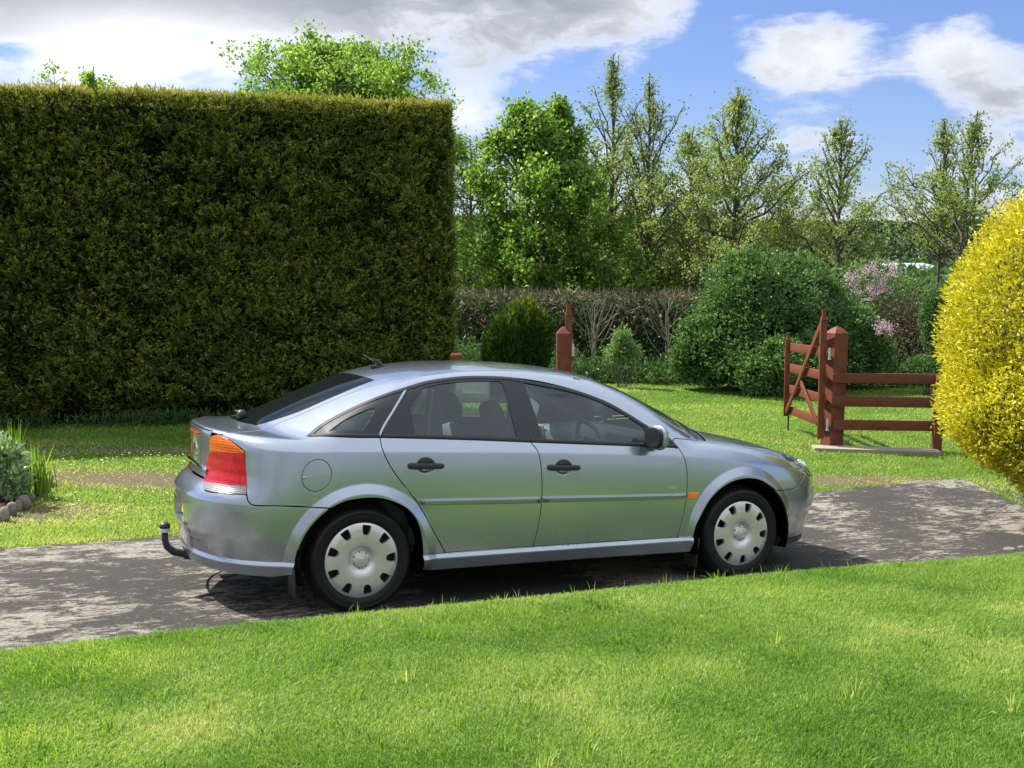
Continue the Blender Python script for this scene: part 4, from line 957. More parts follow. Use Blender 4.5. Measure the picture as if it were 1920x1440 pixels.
# ---- materials of the garden
def geopos(h): g=h.node('ShaderNodeNewGeometry'); return g.outputs['Position']
def wblob(h,pos,X,Y,rx,ry,ang=0):
    mp=h.node('ShaderNodeMapping'); mp.vector_type='TEXTURE'; mp.inputs['Location'].default_value=(X,Y,0); mp.inputs['Rotation'].default_value=(0,0,ang); mp.inputs['Scale'].default_value=(rx,ry,1); h.L.new(pos,mp.inputs['Vector'])
    sx=h.node('ShaderNodeSeparateXYZ'); h.L.new(mp.outputs[0],sx.inputs[0]); m=h.m
    return m('EXPONENT',m('MULTIPLY',m('ADD',m('MULTIPLY',sx.outputs[0],sx.outputs[0]),m('MULTIPLY',sx.outputs[1],sx.outputs[1])),-1))
b1=gpt(210,893); b2=gpt(330,905); b3=gpt(260,842); b4=gpt(1640,897); b5=gpt(60,968); b6=gpt(1560,903); b7=gpt(150,955)
def lawnfn(dark=1.0):
    def f(h):
        pos=geopos(h); n1=h.noise(pos,.55,5,.6); n2=h.noise(h.vmul(pos,(1,.6,1)),2.2,6,.65); n3=h.noise(pos,38,6,.7); n4=h.noise(pos,140,4,.7)
        c=h.ramp(n2,[(.30,(.060,.125,.018)),(.52,(.085,.155,.024)),(.75,(.135,.175,.040))])
        c=h.mix(h.ramp(n1,[(.40,0),(.70,.55)]),c,(.150,.185,.045))
        c=h.mix(h.ramp(n3,[(.35,.55),(.65,0)]),c,(.030,.060,.010)); c=h.mix(h.ramp(n4,[(.52,0),(.8,.5)]),c,(.20,.24,.07))
        m=h.m; d=None
        for (b,rx,ry,am) in ((b1,1.3,.42,1.0),(b2,.9,.30,.9),(b3,2.6,.22,.9),(b4,1.1,.30,.8),(b6,.6,.35,.9),(b5,.42,.5,.8),(b7,.5,.35,.55)):
            q=m('MULTIPLY',wblob(h,pos,b[0],b[1],rx,ry),am); d=q if d is None else m('ADD',d,q)
        d=h.ramp(m('ADD',d,m('MULTIPLY',m('SUBTRACT',n2,.55),1.9)),[(.30,0),(.80,.9)])
        dirt=h.ramp(h.noise(pos,22,6,.7),[(.3,(.11,.080,.052)),(.7,(.20,.16,.10))])
        h.L.new(h.mix(d,c,dirt),h.b.inputs['Base Color'])
        bp=h.node('ShaderNodeBump'); bp.inputs['Strength'].default_value=.8; bp.inputs['Distance'].default_value=.03; h.L.new(m('ADD',n3,m('MULTIPLY',n4,.5)),bp.inputs['Height']); h.L.new(bp.outputs[0],h.b.inputs['Normal'])
    return f
LAWN=mat('mown_lawn_ground',(.05,.09,.02),.9,spec=.15,fn=lawnfn())
def tarfn(h):
    pos=geopos(h); m=h.m
    vs=h.node('ShaderNodeMapping'); vs.inputs['Rotation'].default_value=(0,0,math.radians(-22)); h.L.new(pos,vs.inputs['Vector']); v=h.vmul(vs.outputs[0],(.62,1.25,1))
    n1=h.noise(v,7.5,10,.80,.7); n2=h.noise(pos,.75,4,.55,.3); n3=h.noise(pos,90,5,.7); n4=h.noise(v,26,8,.8,.5); n5=h.noise(pos,170,4,.8)
    f=m('ADD',m('ADD',n1,m('ADD',m('MULTIPLY',m('SUBTRACT',n4,.5),.62),m('MULTIPLY',m('SUBTRACT',n5,.5),.30))),m('MULTIPLY',m('SUBTRACT',n2,.5),.85))
    f=m('ADD',f,m('MULTIPLY',wblob(h,pos,-2.9,6.3,1.7,1.0),.06)); f=m('ADD',f,m('MULTIPLY',wblob(h,pos,3.0,9.3,1.6,.5),-.045))
    pale=h.ramp(f,[(.510,0),(.538,.85),(.60,1)])
    c=h.ramp(n3,[(.3,(.024,.022,.020)),(.7,(.088,.080,.071))]); c=h.mix(h.ramp(n2,[(.35,0),(.75,.45)]),c,(.105,.095,.082))
    pc=h.ramp(h.noise(pos,42,7,.8),[(.3,(.14,.125,.10)),(.70,(.52,.465,.385))])
    c=h.mix(pale,c,pc)
    # worn hollows and moss
    mo=h.ramp(h.noise(pos,1.7,7,.7),[(.62,0),(.72,.6)]); c=h.mix(mo,c,(.045,.045,.036))
    h.L.new(c,h.b.inputs['Base Color'])
    bp=h.node('ShaderNodeBump'); bp.inputs['Strength'].default_value=.9; bp.inputs['Distance'].default_value=.012; h.L.new(m('ADD',m('MULTIPLY',pale,.45),m('ADD',m('ADD',n3,m('MULTIPLY',n5,.8)),m('MULTIPLY',n4,1.2))),bp.inputs['Height']); h.L.new(bp.outputs[0],h.b.inputs['Normal'])
TAR=mat('weathered_tarmac',(.08,.075,.07),.85,spec=.3,fn=tarfn)
def leafmat(name,stops,trans=.35,rough=.5,tcol=1.6,spec=.35):
    m_=bpy.data.materials.new(name); m_.use_nodes=True; nt=m_.node_tree; b=nt.nodes['Principled BSDF']; h=NT(nt); h.b=b
    at_=h.node('ShaderNodeAttribute'); at_.attribute_name='tint'; c=h.ramp(at_.outputs['Fac'],stops); h.L.new(c,b.inputs['Base Color']); b.inputs['Roughness'].default_value=rough; b.inputs['Specular IOR Level'].default_value=spec
    tr=h.node('ShaderNodeBsdfTranslucent'); h.L.new(h.mix(1,c,(tcol,tcol*1.05,tcol*.55),'MULTIPLY'),tr.inputs[0])
    mx=h.node('ShaderNodeMixShader'); mx.inputs[0].default_value=trans; h.L.new(b.outputs[0],mx.inputs[1]); h.L.new(tr.outputs[0],mx.inputs[2]); h.L.new(mx.outputs[0],nt.nodes['Material Output'].inputs[0]); MT[name]=m_; return m_
BLADE=leafmat('grass_blades',[(0,(.060,.150,.010)),(.36,(.145,.275,.030)),(.70,(.28,.39,.080)),(1,(.52,.49,.20))],.45,.5,1.5)
HEDGE=leafmat('conifer_hedge_foliage',[(0,(.016,.030,.008)),(.40,(.085,.125,.024)),(.75,(.24,.285,.050)),(1,(.44,.40,.09))],.18,.6,1.4,.2)
YELLOW=leafmat('golden_leaves',[(0,(.13,.17,.010)),(.35,(.40,.39,.016)),(.70,(.68,.60,.035)),(1,(.84,.77,.16))],.30,.42,1.2)
MAPLE=leafmat('sycamore_leaves',[(0,(.050,.110,.016)),(.5,(.135,.235,.040)),(1,(.29,.39,.09))],.46,.42,1.7)
OLIVE=leafmat('alder_leaves',[(0,(.095,.145,.040)),(.5,(.21,.275,.090)),(1,(.38,.42,.18))],.48,.55,1.5)
LAUREL=leafmat('shrub_leaves',[(0,(.022,.070,.018)),(.5,(.070,.150,.042)),(1,(.20,.31,.11))],.28,.45,1.5)
CONIF=leafmat('dwarf_conifer_foliage',[(0,(.012,.035,.010)),(.5,(.035,.085,.014)),(.8,(.12,.20,.02)),(1,(.30,.36,.04))],.15,.6,1.4)
UNDER=leafmat('undergrowth_leaves',[(0,(.030,.070,.022)),(.5,(.065,.13,.035)),(1,(.13,.20,.06))],.3,.5,1.5)
TWIG=leafmat('bare_twigs',[(0,(.070,.055,.034)),(.5,(.150,.120,.075)),(1,(.27,.23,.15))],.0,.8,1.0,.1)
PINK=leafmat('pink_petals',[(0,(.42,.22,.42)),(.6,(.62,.40,.60)),(1,(.80,.66,.78))],.3,.6,1.1)
WHITEP=leafmat('daisy_petals',[(0,(.7,.7,.62)),(1,(.85,.85,.80))],.2,.6,1.0)
GREYG=leafmat('grey_green_leaves',[(0,(.06,.13,.04)),(.5,(.16,.27,.11)),(1,(.40,.50,.30))],.25,.42,1.3)
def barkfn(h):
    tc=h.node('ShaderNodeTexCoord'); n=h.noise(h.vmul(tc.outputs['Object'],(6,6,1.2)),6,6,.7); h.L.new(h.ramp(n,[(.3,(.055,.045,.036)),(.7,(.17,.145,.12))]),h.b.inputs['Base Color'])
BARK=mat('bark',(.1,.08,.06),.9,fn=barkfn,spec=.15)
def woodfn(h):
    tc=h.node('ShaderNodeTexCoord'); n=h.noise(h.vmul(tc.outputs['Object'],(2,2,2)),9,7,.65); n2=h.noise(tc.outputs['Object'],60,4,.6)
    c=h.ramp(n,[(.3,(.115,.034,.017)),(.6,(.165,.050,.025)),(.8,(.215,.075,.042))]); h.L.new(h.mix(h.ramp(n2,[(.6,0),(.9,.35)]),c,(.11,.03,.02)),h.b.inputs['Base Color'])
    bp=h.node('ShaderNodeBump'); bp.inputs['Strength'].default_value=.25; bp.inputs['Distance'].default_value=.004; h.L.new(n2,bp.inputs['Height']); h.L.new(bp.outputs[0],h.b.inputs['Normal'])
WOOD=mat('red_brown_stained_timber',(.2,.05,.03),.6,spec=.3,fn=woodfn)
def stonefn(h):
    tc=h.node('ShaderNodeTexCoord'); n=h.noise(tc.outputs['Object'],14,7,.7); n2=h.noise(tc.outputs['Object'],45,5,.7)
    c=h.ramp(n,[(.3,(.13,.105,.09)),(.6,(.26,.22,.19)),(.8,(.38,.35,.31))]); h.L.new(h.mix(h.ramp(n2,[(.6,0),(.8,.6)]),c,(.10,.11,.05)),h.b.inputs['Base Color'])
    bp=h.node('ShaderNodeBump'); bp.inputs['Strength'].default_value=.7; bp.inputs['Distance'].default_value=.012; h.L.new(n2,bp.inputs['Height']); h.L.new(bp.outputs[0],h.b.inputs['Normal'])
STONE=mat('field_stone',(.25,.22,.19),.9,spec=.2,fn=stonefn)
CONC=mat('pale_concrete',(.27,.235,.185),.9,bump=(30,.4,.01))
GALV=mat('galvanised_steel',(.62,.63,.63),.35,metal=.7)
SOIL=mat('garden_soil',(.045,.032,.022),.95,bump=(25,.8,.03),spec=.1)
CORE=mat('shade_core_black',(.006,.008,.004),1,spec=.05)  # solid near-black cores stand in for shade inside the foliage

# ---- ground sheet (lawns, verge, field beyond)
def axis(*segs):
    out=[]
    for a,b,n in segs: out+=list(np.linspace(a,b,n,endpoint=False))
    return np.array(out+[segs[-1][1]])
def far(X,Y):
    # the field beyond the garden dips, then rises to the hills
    d=np.clip((Y-60)/240,0,1); return -3.0*d*d*(3-2*d)
def grd(X,Y): return gz(X,Y)+far(X,Y)+.012*snoise(X,Y,.8,3,3)*np.clip((np.abs(Y-8)-2.5)/2,0,1)
def sheet(name,xs,ys,zf,m_,clipf=None,**k):
    X,Y=np.meshgrid(xs,ys); Z=zf(X,Y); V=np.stack([X.ravel(),Y.ravel(),Z.ravel()],-1); nx=len(xs)
    i,j=np.meshgrid(np.arange(len(ys)-1),np.arange(nx-1),indexing='ij'); a=(i*nx+j).ravel(); F_=np.stack([a,a+1,a+nx+1,a+nx],-1)
    if clipf is not None:
        c=V[F_].mean(1); F_=F_[clipf(c[:,0],c[:,1])]; u=np.unique(F_); mp=np.zeros(len(V),int); mp[u]=np.arange(len(u)); V=V[u]; F_=mp[F_]
    return mesh_obj(name,V,F_,m_,**k)
xs=axis((-1600,-60,12),(-60,-12,16),(-12,12,70),(12,60,16),(60,1600,12)); ys=axis((-300,-20,6),(-20,3,14),(3,24,80),(24,80,20),(80,2500,18))
tag(sheet('ground',xs,ys,lambda X,Y:grd(X,Y)-.004,LAWN),kind='structure')
# ---- tarmac drive
fe=[gpt(x,y) for x,y in ((-700,1075),(-300,1048),(0,1027),(150,1019),(330,1004),(700,965),(1100,935),(1400,925),(1529,921),(1633,911),(1722,902),(1775,899),(1815,901),(1850,907),(1880,917),(1905,932),(1950,960),(2000,985),(2150,1010),(2500,1020))]
fx=np.array([p[0] for p in fe]); fy=np.array([p[1] for p in fe])
o_=np.argsort(fx); 
def fedge(X): return np.interp(X,fx[o_],fy[o_])
ne=[gpt(x,y,.27) for x,y in ((-900,1300),(0,1216),(300,1183),(480,1163),(700,1144),(960,1119),(1200,1094),(1430,1072),(1700,1051),(1920,1034),(2300,1010),(2900,985))]
nx_=np.array([p[0] for p in ne]); ny_=np.array([p[1] for p in ne])
def nedge(X): return np.interp(X,nx_,ny_)
def dclip(X,Y): return (Y>nedge(X)-.15)&(Y<fedge(X)+.05*snoise(X,Y,2.2,9,3))
tag(sheet('driveway',axis((-14,-5,30),(-5,6.5,230),(6.5,14,30)),axis((3.5,13.5,190)),lambda X,Y:gz(X,Y)+.002*snoise(X,Y,4,5,3),TAR,dclip),kind='structure')
# ---- near lawn: a raised bank whose edge hides the foot of the car
def lz(X,Y):
    d=np.clip(nedge(X)-Y,0,None); base=gz(X,nedge(X)); return base+.235+.035*(1-np.exp(-d/.05))+.075*d-.004*d*d+.012*snoise(X,Y,.9,4,3)*np.clip(d,0,1)
xs=axis((-16,-4,16),(-4,5,90),(5,16,16)); V=[];F_=[]; rows=np.r_[0,.0,.02,.06,.14,np.linspace(.3,9,40)]
for r_,d in enumerate(rows):
    Y=nedge(xs)-d; Z=lz(xs,Y) if r_>0 else gz(xs,Y)-.25; V+=list(zip(xs,Y,Z))
n=len(xs)
for i in range(len(rows)-1):
    for j in range(n-1): F_.append((i*n+j,(i+1)*n+j,(i+1)*n+j+1,i*n+j+1))
tag(fixn(mesh_obj('lawn_bank',V,F_,LAWN)),kind='structure')
def blades(name,P,h,w,tint,lean,label,m_=BLADE,curl=.5):
    n=len(P); az=rng.random(n)*2*np.pi; side=np.stack([np.cos(az),np.sin(az),0*az],-1)*(w/2)[:,None]
    b0=P-side;b1=P+side; mid=P+np.stack([lean[:,0]*.35,lean[:,1]*.35,h*.55],-1); tip=P+np.stack([lean[:,0],lean[:,1],h*(1-.25*np.hypot(lean[:,0],lean[:,1])/np.maximum(h,1e-3))],-1)
    V=np.stack([b0,b1,mid-side*.8,mid+side*.8,tip],1).reshape(-1,3); k=np.arange(n)*5
    F_=np.concatenate([np.stack([k,k+1,k+3],-1),np.stack([k,k+3,k+2],-1),np.stack([k+2,k+3,k+4],-1)])
    o=mesh_obj(name,V,F_,m_,smooth=False,tint=np.repeat(tint,5)); return o
def lawnblades(n,y0,y1,edge,zf,hgt,wid,seed):
    r=np.random.default_rng(seed); Y=(r.random(n)*(1/y0-1/y1)+1/y1)**-1 if 0 else y0+(y1-y0)*r.random(n)**1.15; X=(r.random(n)*2-1)*(.47*Y+.12)
    return X,Y,r
N_=540000; r=np.random.default_rng(5); Y=2.9+(8.6-2.9)*r.random(N_)**1.25; X=(r.random(N_)*2-1); X=np.where(r.random(N_)<.83,X*(.465*Y+.15),np.sign(X)*(.465*Y+.15+1.3*np.abs(X))); k=(Y<nedge(X)+.012); X,Y=X[k],Y[k]
cl=snoise(X,Y,2.6,21,3); pt=snoise(X,Y,.75,22,3); st2=snoise(X*.5+Y*.9,Y*.25-X*.12,1.6,23,2)
h_=.018+.013*r.random(len(X))+.010*np.clip(cl,0,1); tuft=snoise(X,Y,5,28,2); h_+=.035*np.clip(tuft-.5,0,1)*r.random(len(X))
tn=np.clip(.46+.34*pt+.24*st2+.34*cl+.48*(r.random(len(X))-.5)+(.45*(r.random(len(X))<.04)),0,1)  # tint bands and clumps stand in for blade sheen and shade
ed=np.clip((Y-nedge(X)+.10)/.10,0,1); 
la=snoise(X,Y,1.1,24,2)*3.2+1.5; lm=(.004+.011*r.random(len(X)))*(1+.6*pt); lean=np.stack([np.cos(la)*lm,np.sin(la)*lm],-1)+r.normal(0,.012,(len(X),2)); lean[:,1]+=ed*.014
wd=.0030+.0016*r.random(len(X))
# coarse tussocks, straggling edge stalks and bleached clippings among the mown blades
nt_=230; ty=3.2+5.0*r.random(nt_)**1.2; tx=(r.random(nt_)*2-1)*(.47*ty+.2); tq=r.random(nt_); m14=16
ex=np.repeat(tx,m14)+r.normal(0,.022,nt_*m14); ey=np.repeat(ty,m14)+r.normal(0,.022,nt_*m14); eh=.035+.045*r.random(nt_*m14)*np.repeat(.5+tq,m14); et=np.repeat(np.where(tq<.45,.10,np.where(tq<.93,.42,.80)),m14)+r.normal(0,.08,nt_*m14); el_=np.stack([ex-np.repeat(tx,m14),ey-np.repeat(ty,m14)],-1)*1.3+r.normal(0,.012,(nt_*m14,2)); ew=.0045+.003*r.random(nt_*m14)
n_=420; sx_=r.uniform(-3.6,4.6,n_); sy_=nedge(sx_)-np.abs(r.normal(0,.03,n_)); ks=1500; cx_=r.random(ks); cy_=3.2+4.8*r.random(ks); cx_=(cx_*2-1)*(.47*cy_+.2)
ex=np.r_[ex,sx_,cx_]; ey=np.r_[ey,sy_,cy_]; eh=np.r_[eh,.03+.06*r.random(n_)**3,.010+.01*r.random(ks)]; et=np.r_[et,.4+.5*r.random(n_),.95+.05*r.random(ks)]; el_=np.vstack([el_,np.stack([r.normal(0,.014,n_),.012+r.normal(0,.012,n_)],-1),r.normal(0,.035,(ks,2))]); ew=np.r_[ew,.003+.002*r.random(n_),.0035+.002*r.random(ks)]
kk=ey<nedge(ex)+.01; X=np.r_[X,ex[kk]];Y=np.r_[Y,ey[kk]];h_=np.r_[h_,eh[kk]];tn=np.clip(np.r_[tn,et[kk]],0,1);lean=np.vstack([lean,el_[kk]]);wd=np.r_[wd,ew[kk]]
o=blades('near_lawn_grass',np.stack([X,Y,lz(X,Y)-.004],-1),h_,wd,tn,lean,''); tag(o,'short bright green mown grass on the bank in front of the car','grass',kind='stuff')
# a few taller stalks along the lawn edge
# far lawn and verge
N_=340000; r=np.random.default_rng(6); Y=7.6+(21-7.6)*r.random(N_)**1.9; X=(r.random(N_)*2-1); X=np.where(r.random(N_)<.85,X*(.465*Y+.3),np.sign(X)*(.465*Y+.3+2*np.abs(X))); k=(Y>fedge(X)-.03+.07*snoise(X,Y,3,8,2)); X,Y=X[k],Y[k]
D=np.zeros(len(X))
for (b,rx,ry,am) in ((b1,1.3,.42,1.0),(b2,.9,.30,.9),(b3,2.6,.22,.9),(b4,1.1,.30,.7),(b6,.6,.35,.8),(b5,.42,.5,.8),(b7,.5,.35,.4)): D+=am*np.exp(-((X-b[0])/rx)**2-((Y-b[1])/ry)**2)
k=r.random(len(X))>np.clip(D*1.05-.15+.45*snoise(X,Y*2,2.5,35,3),0,.90); X,Y,D=X[k],Y[k],D[k]
pt=snoise(X,Y*1.6,.55,31,3); cl=snoise(X,Y,3,32,2); st2=snoise(X*.35,Y*1.5,1.0,33,2)
tn=np.clip(.55+.30*np.exp(-((X+3.0)/2.2)**2-((Y-9.6)/1.6)**2)+.16*np.exp(-((X-4.2)/2.0)**2-((Y-12.2)/1.0)**2)+.36*pt+.15*cl+.22*st2+.35*np.clip(D,0,1)+.2*(r.random(len(X))-.5),0,1); la=r.random(len(X))*6.28; lm=.012+.02*r.random(len(X))
o=blades('far_lawn_grass',np.stack([X,Y,grd(X,Y)-.006],-1),(.022+.020*r.random(len(X)))*(1-.4*np.clip(D,0,1)),.006+.0016*(Y-7)*.6,tn,np.stack([np.cos(la)*lm,np.sin(la)*lm],-1),''); tag(o,'mown grass on the verge and lawn beyond the driveway','grass',kind='stuff')
# daisies on the verge
r=np.random.default_rng(77); V=[];F_=[]; T=[]
for i in range(110):
    p=gpt(60+r.random()*290,852+abs(r.normal(0,14)) if r.random()<.8 else 930+r.random()*60); b=len(V); s=.007+.005*r.random()
    V.append((p[0],p[1],p[2]+.045))
    for k in range(8): a=k*math.pi/4; V.append((p[0]+s*math.cos(a),p[1]+s*math.sin(a),p[2]+.045+s*.5))
    F_+= [(b,b+1+k,b+1+(k+1)%8) for k in range(8)]; T+=[r.random()]*9
tag(mesh_obj('daisies',V,F_,WHITEP,tint=T),'small white daisies scattered through the grass of the verge','daisies',kind='stuff')
# ------------------------------------------------------------------ foliage builders
def unit(v): return v/(np.linalg.norm(v,axis=-1,keepdims=True)+1e-9)
def leafcloud(name,P,D,L,Wd,tint,m_,parent=None,fold=.25,r=rng):
    """one small folded leaf at each point; D = rough pointing direction"""
    n=len(P); D=unit(D); q=unit(np.cross(D,r.normal(0,1,(n,3)))); u=np.cross(D,q); L=np.broadcast_to(L,(n,))[:,None]; Wd=np.broadcast_to(Wd,(n,))[:,None]
    a=P; m1=P+D*L*.5+q*Wd*.5+u*Wd*fold; m2=P+D*L*.5-q*Wd*.5+u*Wd*fold; t=P+D*L-u*L*.12
    V=np.stack([a,m1,t,m2],1).reshape(-1,3); k=np.arange(n)*4; F_=np.concatenate([np.stack([k,k+1,k+2],-1),np.stack([k,k+2,k+3],-1)])
    return mesh_obj(name,V,F_,m_,parent,smooth=False,tint=np.repeat(np.clip(tint,0,1),4))
def tubes(name,segs,m_,parent,n=5,tint=None):
    V=[];F_=[];off=0
    for pts,rad in segs:
        pts=np.asarray(pts,float); k=len(pts); t=np.gradient(pts,axis=0); t=unit(t); up=np.array([.3,.2,1.]) if abs(t[0][2])<.9 else np.array([1,.1,0]); a=unit(np.cross(t,up)); b=np.cross(t,a); an=2*np.pi*np.arange(n)/n
        rr=np.broadcast_to(rad,(k,)); ring=pts[:,None]+(a[:,None]*np.cos(an)[None,:,None]+b[:,None]*np.sin(an)[None,:,None])*rr[:,None,None]; V.append(ring.reshape(-1,3))
        i,j=np.meshgrid(np.arange(k-1),np.arange(n),indexing='ij'); F_.append(np.stack([off+i*n+j,off+i*n+(j+1)%n,off+(i+1)*n+(j+1)%n,off+(i+1)*n+j],-1).reshape(-1,4)); off+=k*n
    return mesh_obj(name,np.vstack(V),np.vstack(F_),m_,parent,tint=(rng.random(off) if tint else None))
def tree(name,label,px,Y,ytop,prof,m_,nleaf,lsize,limbs=26,trunk_r=.10,seed=1,h0=.22,clump=.16,up=.55,lean=0,twigs=7,sparse=0,group=None,cat='tree',ybase=None,tintb=.0,depth=.9,stems=1,wander=.10):
    """trunk and limbs first, leaves in clumps round the twig ends. prof: (height fraction, radius in picture px)"""
    r=np.random.default_rng(seed); g=at(px,485,Y); X0=g[0]; z0=float(grd(X0,Y)); top=at(px,ytop,Y)[2]; Hh=top-z0
    root=empty(name,(X0,Y,z0)); tag(root,label,cat,group)
    hs=np.array([p[0] for p in prof]); rs=np.array([p[1] for p in prof])/FPX*Y*(1.22 if m_ is OLIVE else 1.05)
    rad=lambda f: np.interp(f,hs,rs)
    segs=[];tips=[]
    for st_ in range(stems):
        ph=2*np.pi*st_/max(1,stems)+r.random(); k=14; f=np.linspace(0,1,k); wob=np.cumsum(r.normal(0,wander*Hh/k*.5,(k,2)),0); sp=(0 if stems==1 else .12*Hh)*f**1.2
        tk=np.stack([wob[:,0]+lean*f*Hh+sp*np.cos(ph),wob[:,1]+sp*np.sin(ph)*depth,f*Hh],-1); tk[0]=(0,0,-.1)
        segs.append((tk,trunk_r/math.sqrt(stems)*(1-.93*f**.8)+.006))
        nl=limbs//stems
        for i in range(nl):
            ff=h0+(1-h0)*((i+r.random())/nl)**(.9 if m_ is MAPLE else 1.12); ff=min(ff,.97); p=np.array([np.interp(ff,f,tk[:,c]) for c in range(3)]); a=i*2.39996+r.normal(0,.35); tgt=min(1,ff+.10+.10*r.random()); R=rad(tgt)*(.55+.85*r.random()**1.3)
            if sparse and r.random()<sparse*.35: R*=.5
            e=np.array([tk[-1][0]*ff+math.cos(a)*R,math.sin(a)*R*depth,tgt*Hh*(1)+R*up*(.3+.5*r.random())*.35]); e[2]=min(e[2],Hh*(.86+.14*r.random()))
            mid=p*.45+e*.55; mid[2]-=R*.10*(1 if up<.8 else -.3); t=np.linspace(0,1,7)[:,None]; c=(1-t)**2*p+2*t*(1-t)*mid+t*t*e; c[1:-1]+=r.normal(0,.025*R+.01,(5,3))
            lr=trunk_r*.34*(1-ff)**.6+.008; segs.append((c,lr*(1-.8*t[:,0])+.003)); 
            for w in range(twigs):
                tt=.30+.70*r.random(); q=c[int(tt*6)]; dr=unit((e-p)+r.normal(0,.75,3)*np.linalg.norm(e-p)+np.array([0,0,.35*R])); ln=R*(.16+.26*r.random())+.05; q2=q+dr*ln; q2[2]=min(q2[2],Hh*1.01)
                segs.append((np.array([q,(q+q2)/2+r.normal(0,.02,3),q2]),np.array([.007,.005,.003])*(1+Y/60))); tips+=[q2,q2,q2*.8+q*.2]
            tips.append(e)
        tips+= [tk[-1],tk[-2]]
    tips=np.array(tips); tubes('trunk',segs,BARK,root,5)
    w=(r.random(len(tips))**1.5+.15)*np.interp(tips[:,2]/Hh,[0,.65,.85,1],[1,1,.3,.10] if m_ is OLIVE else [1,1,.8,.4]); 
    if sparse: w*= (r.random(len(tips))>sparse*.5)+.04
    nleaf=int(nleaf*(.85 if m_ is OLIVE else 1.2)); lsize=lsize*(.80 if m_ is OLIVE else .86); clump=clump*(.62 if m_ is OLIVE else .7); idx=r.choice(len(tips),nleaf,p=w/w.sum()); P=tips[idx]+r.normal(0,1,(nleaf,3))*clump*(.5+r.random((nleaf,1)))
    P=P[P[:,2]<Hh*(1.0+.05*r.random(len(P)))]; P=P[P[:,2]>.12*Hh*(h0>.1)] if h0>.1 else P[P[:,2]>.03]
    n=len(P); ct=r.normal(0,.22,n); D=r.normal(0,1,(n,3)); D[:,2]-=.35
    o=leafcloud('crown',P,D,lsize*(.6+.7*r.random(n)),lsize*(.5+.5*r.random(n)),.5+tintb+ct+r.normal(0,.16,n),m_,root,.2,r)
    return root
def bush(name,label,blobs,n,size,m_,cat='shrub',group=None,shell=.30,seed=1,tintb=0,updir=0,aspect=.6,jag=.08,core=None,flat=None,lumps=0,cmat=None,tipz=0):
    """leaves through the outer part of a union of lumps; blobs: world (cx,cy,cz,rx,ry,rz)"""
    r=np.random.default_rng(seed); B=np.array(blobs,float); nb0=len(B); extra=[]
    for _ in range(lumps):
        j=r.integers(nb0); dd=unit(r.normal(0,1,3)+[0,-.5,.4]); q=.20+.16*r.random(); extra.append(np.r_[B[j,:3]+dd*B[j,3:]*.86,B[j,3:].mean()*q*np.array([1,1,1.1])])
    if extra: B=np.vstack([B,extra])
    c0=np.array([B[:nb0,0].mean(),B[:nb0,1].mean(),0]); z0=float(grd(c0[0],c0[1])); root=empty(name,(c0[0],c0[1],z0)); tag(root,label,cat,group)
    ar=(B[:,3]*B[:,5])**1; idx=r.choice(len(B),n,p=ar/ar.sum()); d=unit(r.normal(0,1,(n,3))); ld=snoise(d[:,0]*2+idx*3.1,d[:,2]*2+d[:,1]*2,2.2,seed,3)
    l2=snoise(d[:,0]*3+idx*7.7,d[:,2]*3+d[:,1]*3,2.6,seed+7,2); rr=1-shell*r.random(n)**1.6+jag*ld+jag*.8*l2+jag*.4*r.normal(0,1,n); P=B[idx,:3]+d*B[idx,3:]*rr[:,None]
    keep=np.ones(n,bool)
    for j in range(len(B)):
        q=(((P-B[j,:3])/B[j,3:])**2).sum(1); keep&=~((q<(1-shell*1.15)**2)&(idx!=j))
    keep&=P[:,2]>grd(P[:,0],P[:,1])+.01
    P=P[keep]; d=d[keep]; ld=ld[keep]; k=len(P); D=d*.9+r.normal(0,.65,(k,3)); D[:,2]+=updir
    leafcloud('leaves',P-[c0[0],c0[1],z0],D,size*(.6+.8*r.random(k)),size*aspect*(.6+.6*r.random(k)),.5+tintb+.3*ld+r.normal(0,.17,k)+tipz*np.clip((P[:,2]-P[:,2].min())/np.ptp(P[:,2])-.45,0,1)*1.2,m_,root,.22,r)
    sg=[]
    for j in range(nb0):
        for _ in range(7):
            dd=unit(r.normal(0,1,3)+[0,0,.6]); e=B[j,:3]+dd*B[j,3:]*.85-[c0[0],c0[1],z0]; s=np.array([r.normal(0,.05),r.normal(0,.05),0])+ (B[j,:3]-[c0[0],c0[1],z0])*[.3,.3,0]; sg.append((np.array([s,(s*.4+e*.6)+r.normal(0,.06,3)*[1,1,.3],e]),np.array([.03,.018,.006])*min(1,B[0,3]/1.0)))
    tubes('stems',sg,BARK,root,5)
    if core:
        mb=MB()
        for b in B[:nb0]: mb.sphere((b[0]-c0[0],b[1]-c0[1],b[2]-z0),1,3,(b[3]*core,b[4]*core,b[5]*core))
        mb.build('shade_core',cmat or CORE,root)  # solid core, the shade between the leaves put into its colour
    return root
def B_(px,py,Y,rx,ry,dy=None):
    p=at(px,py,Y); s=Y/FPX; return (p[0],Y,p[2],rx*s,(dy if dy else rx*s*.8),ry*s)
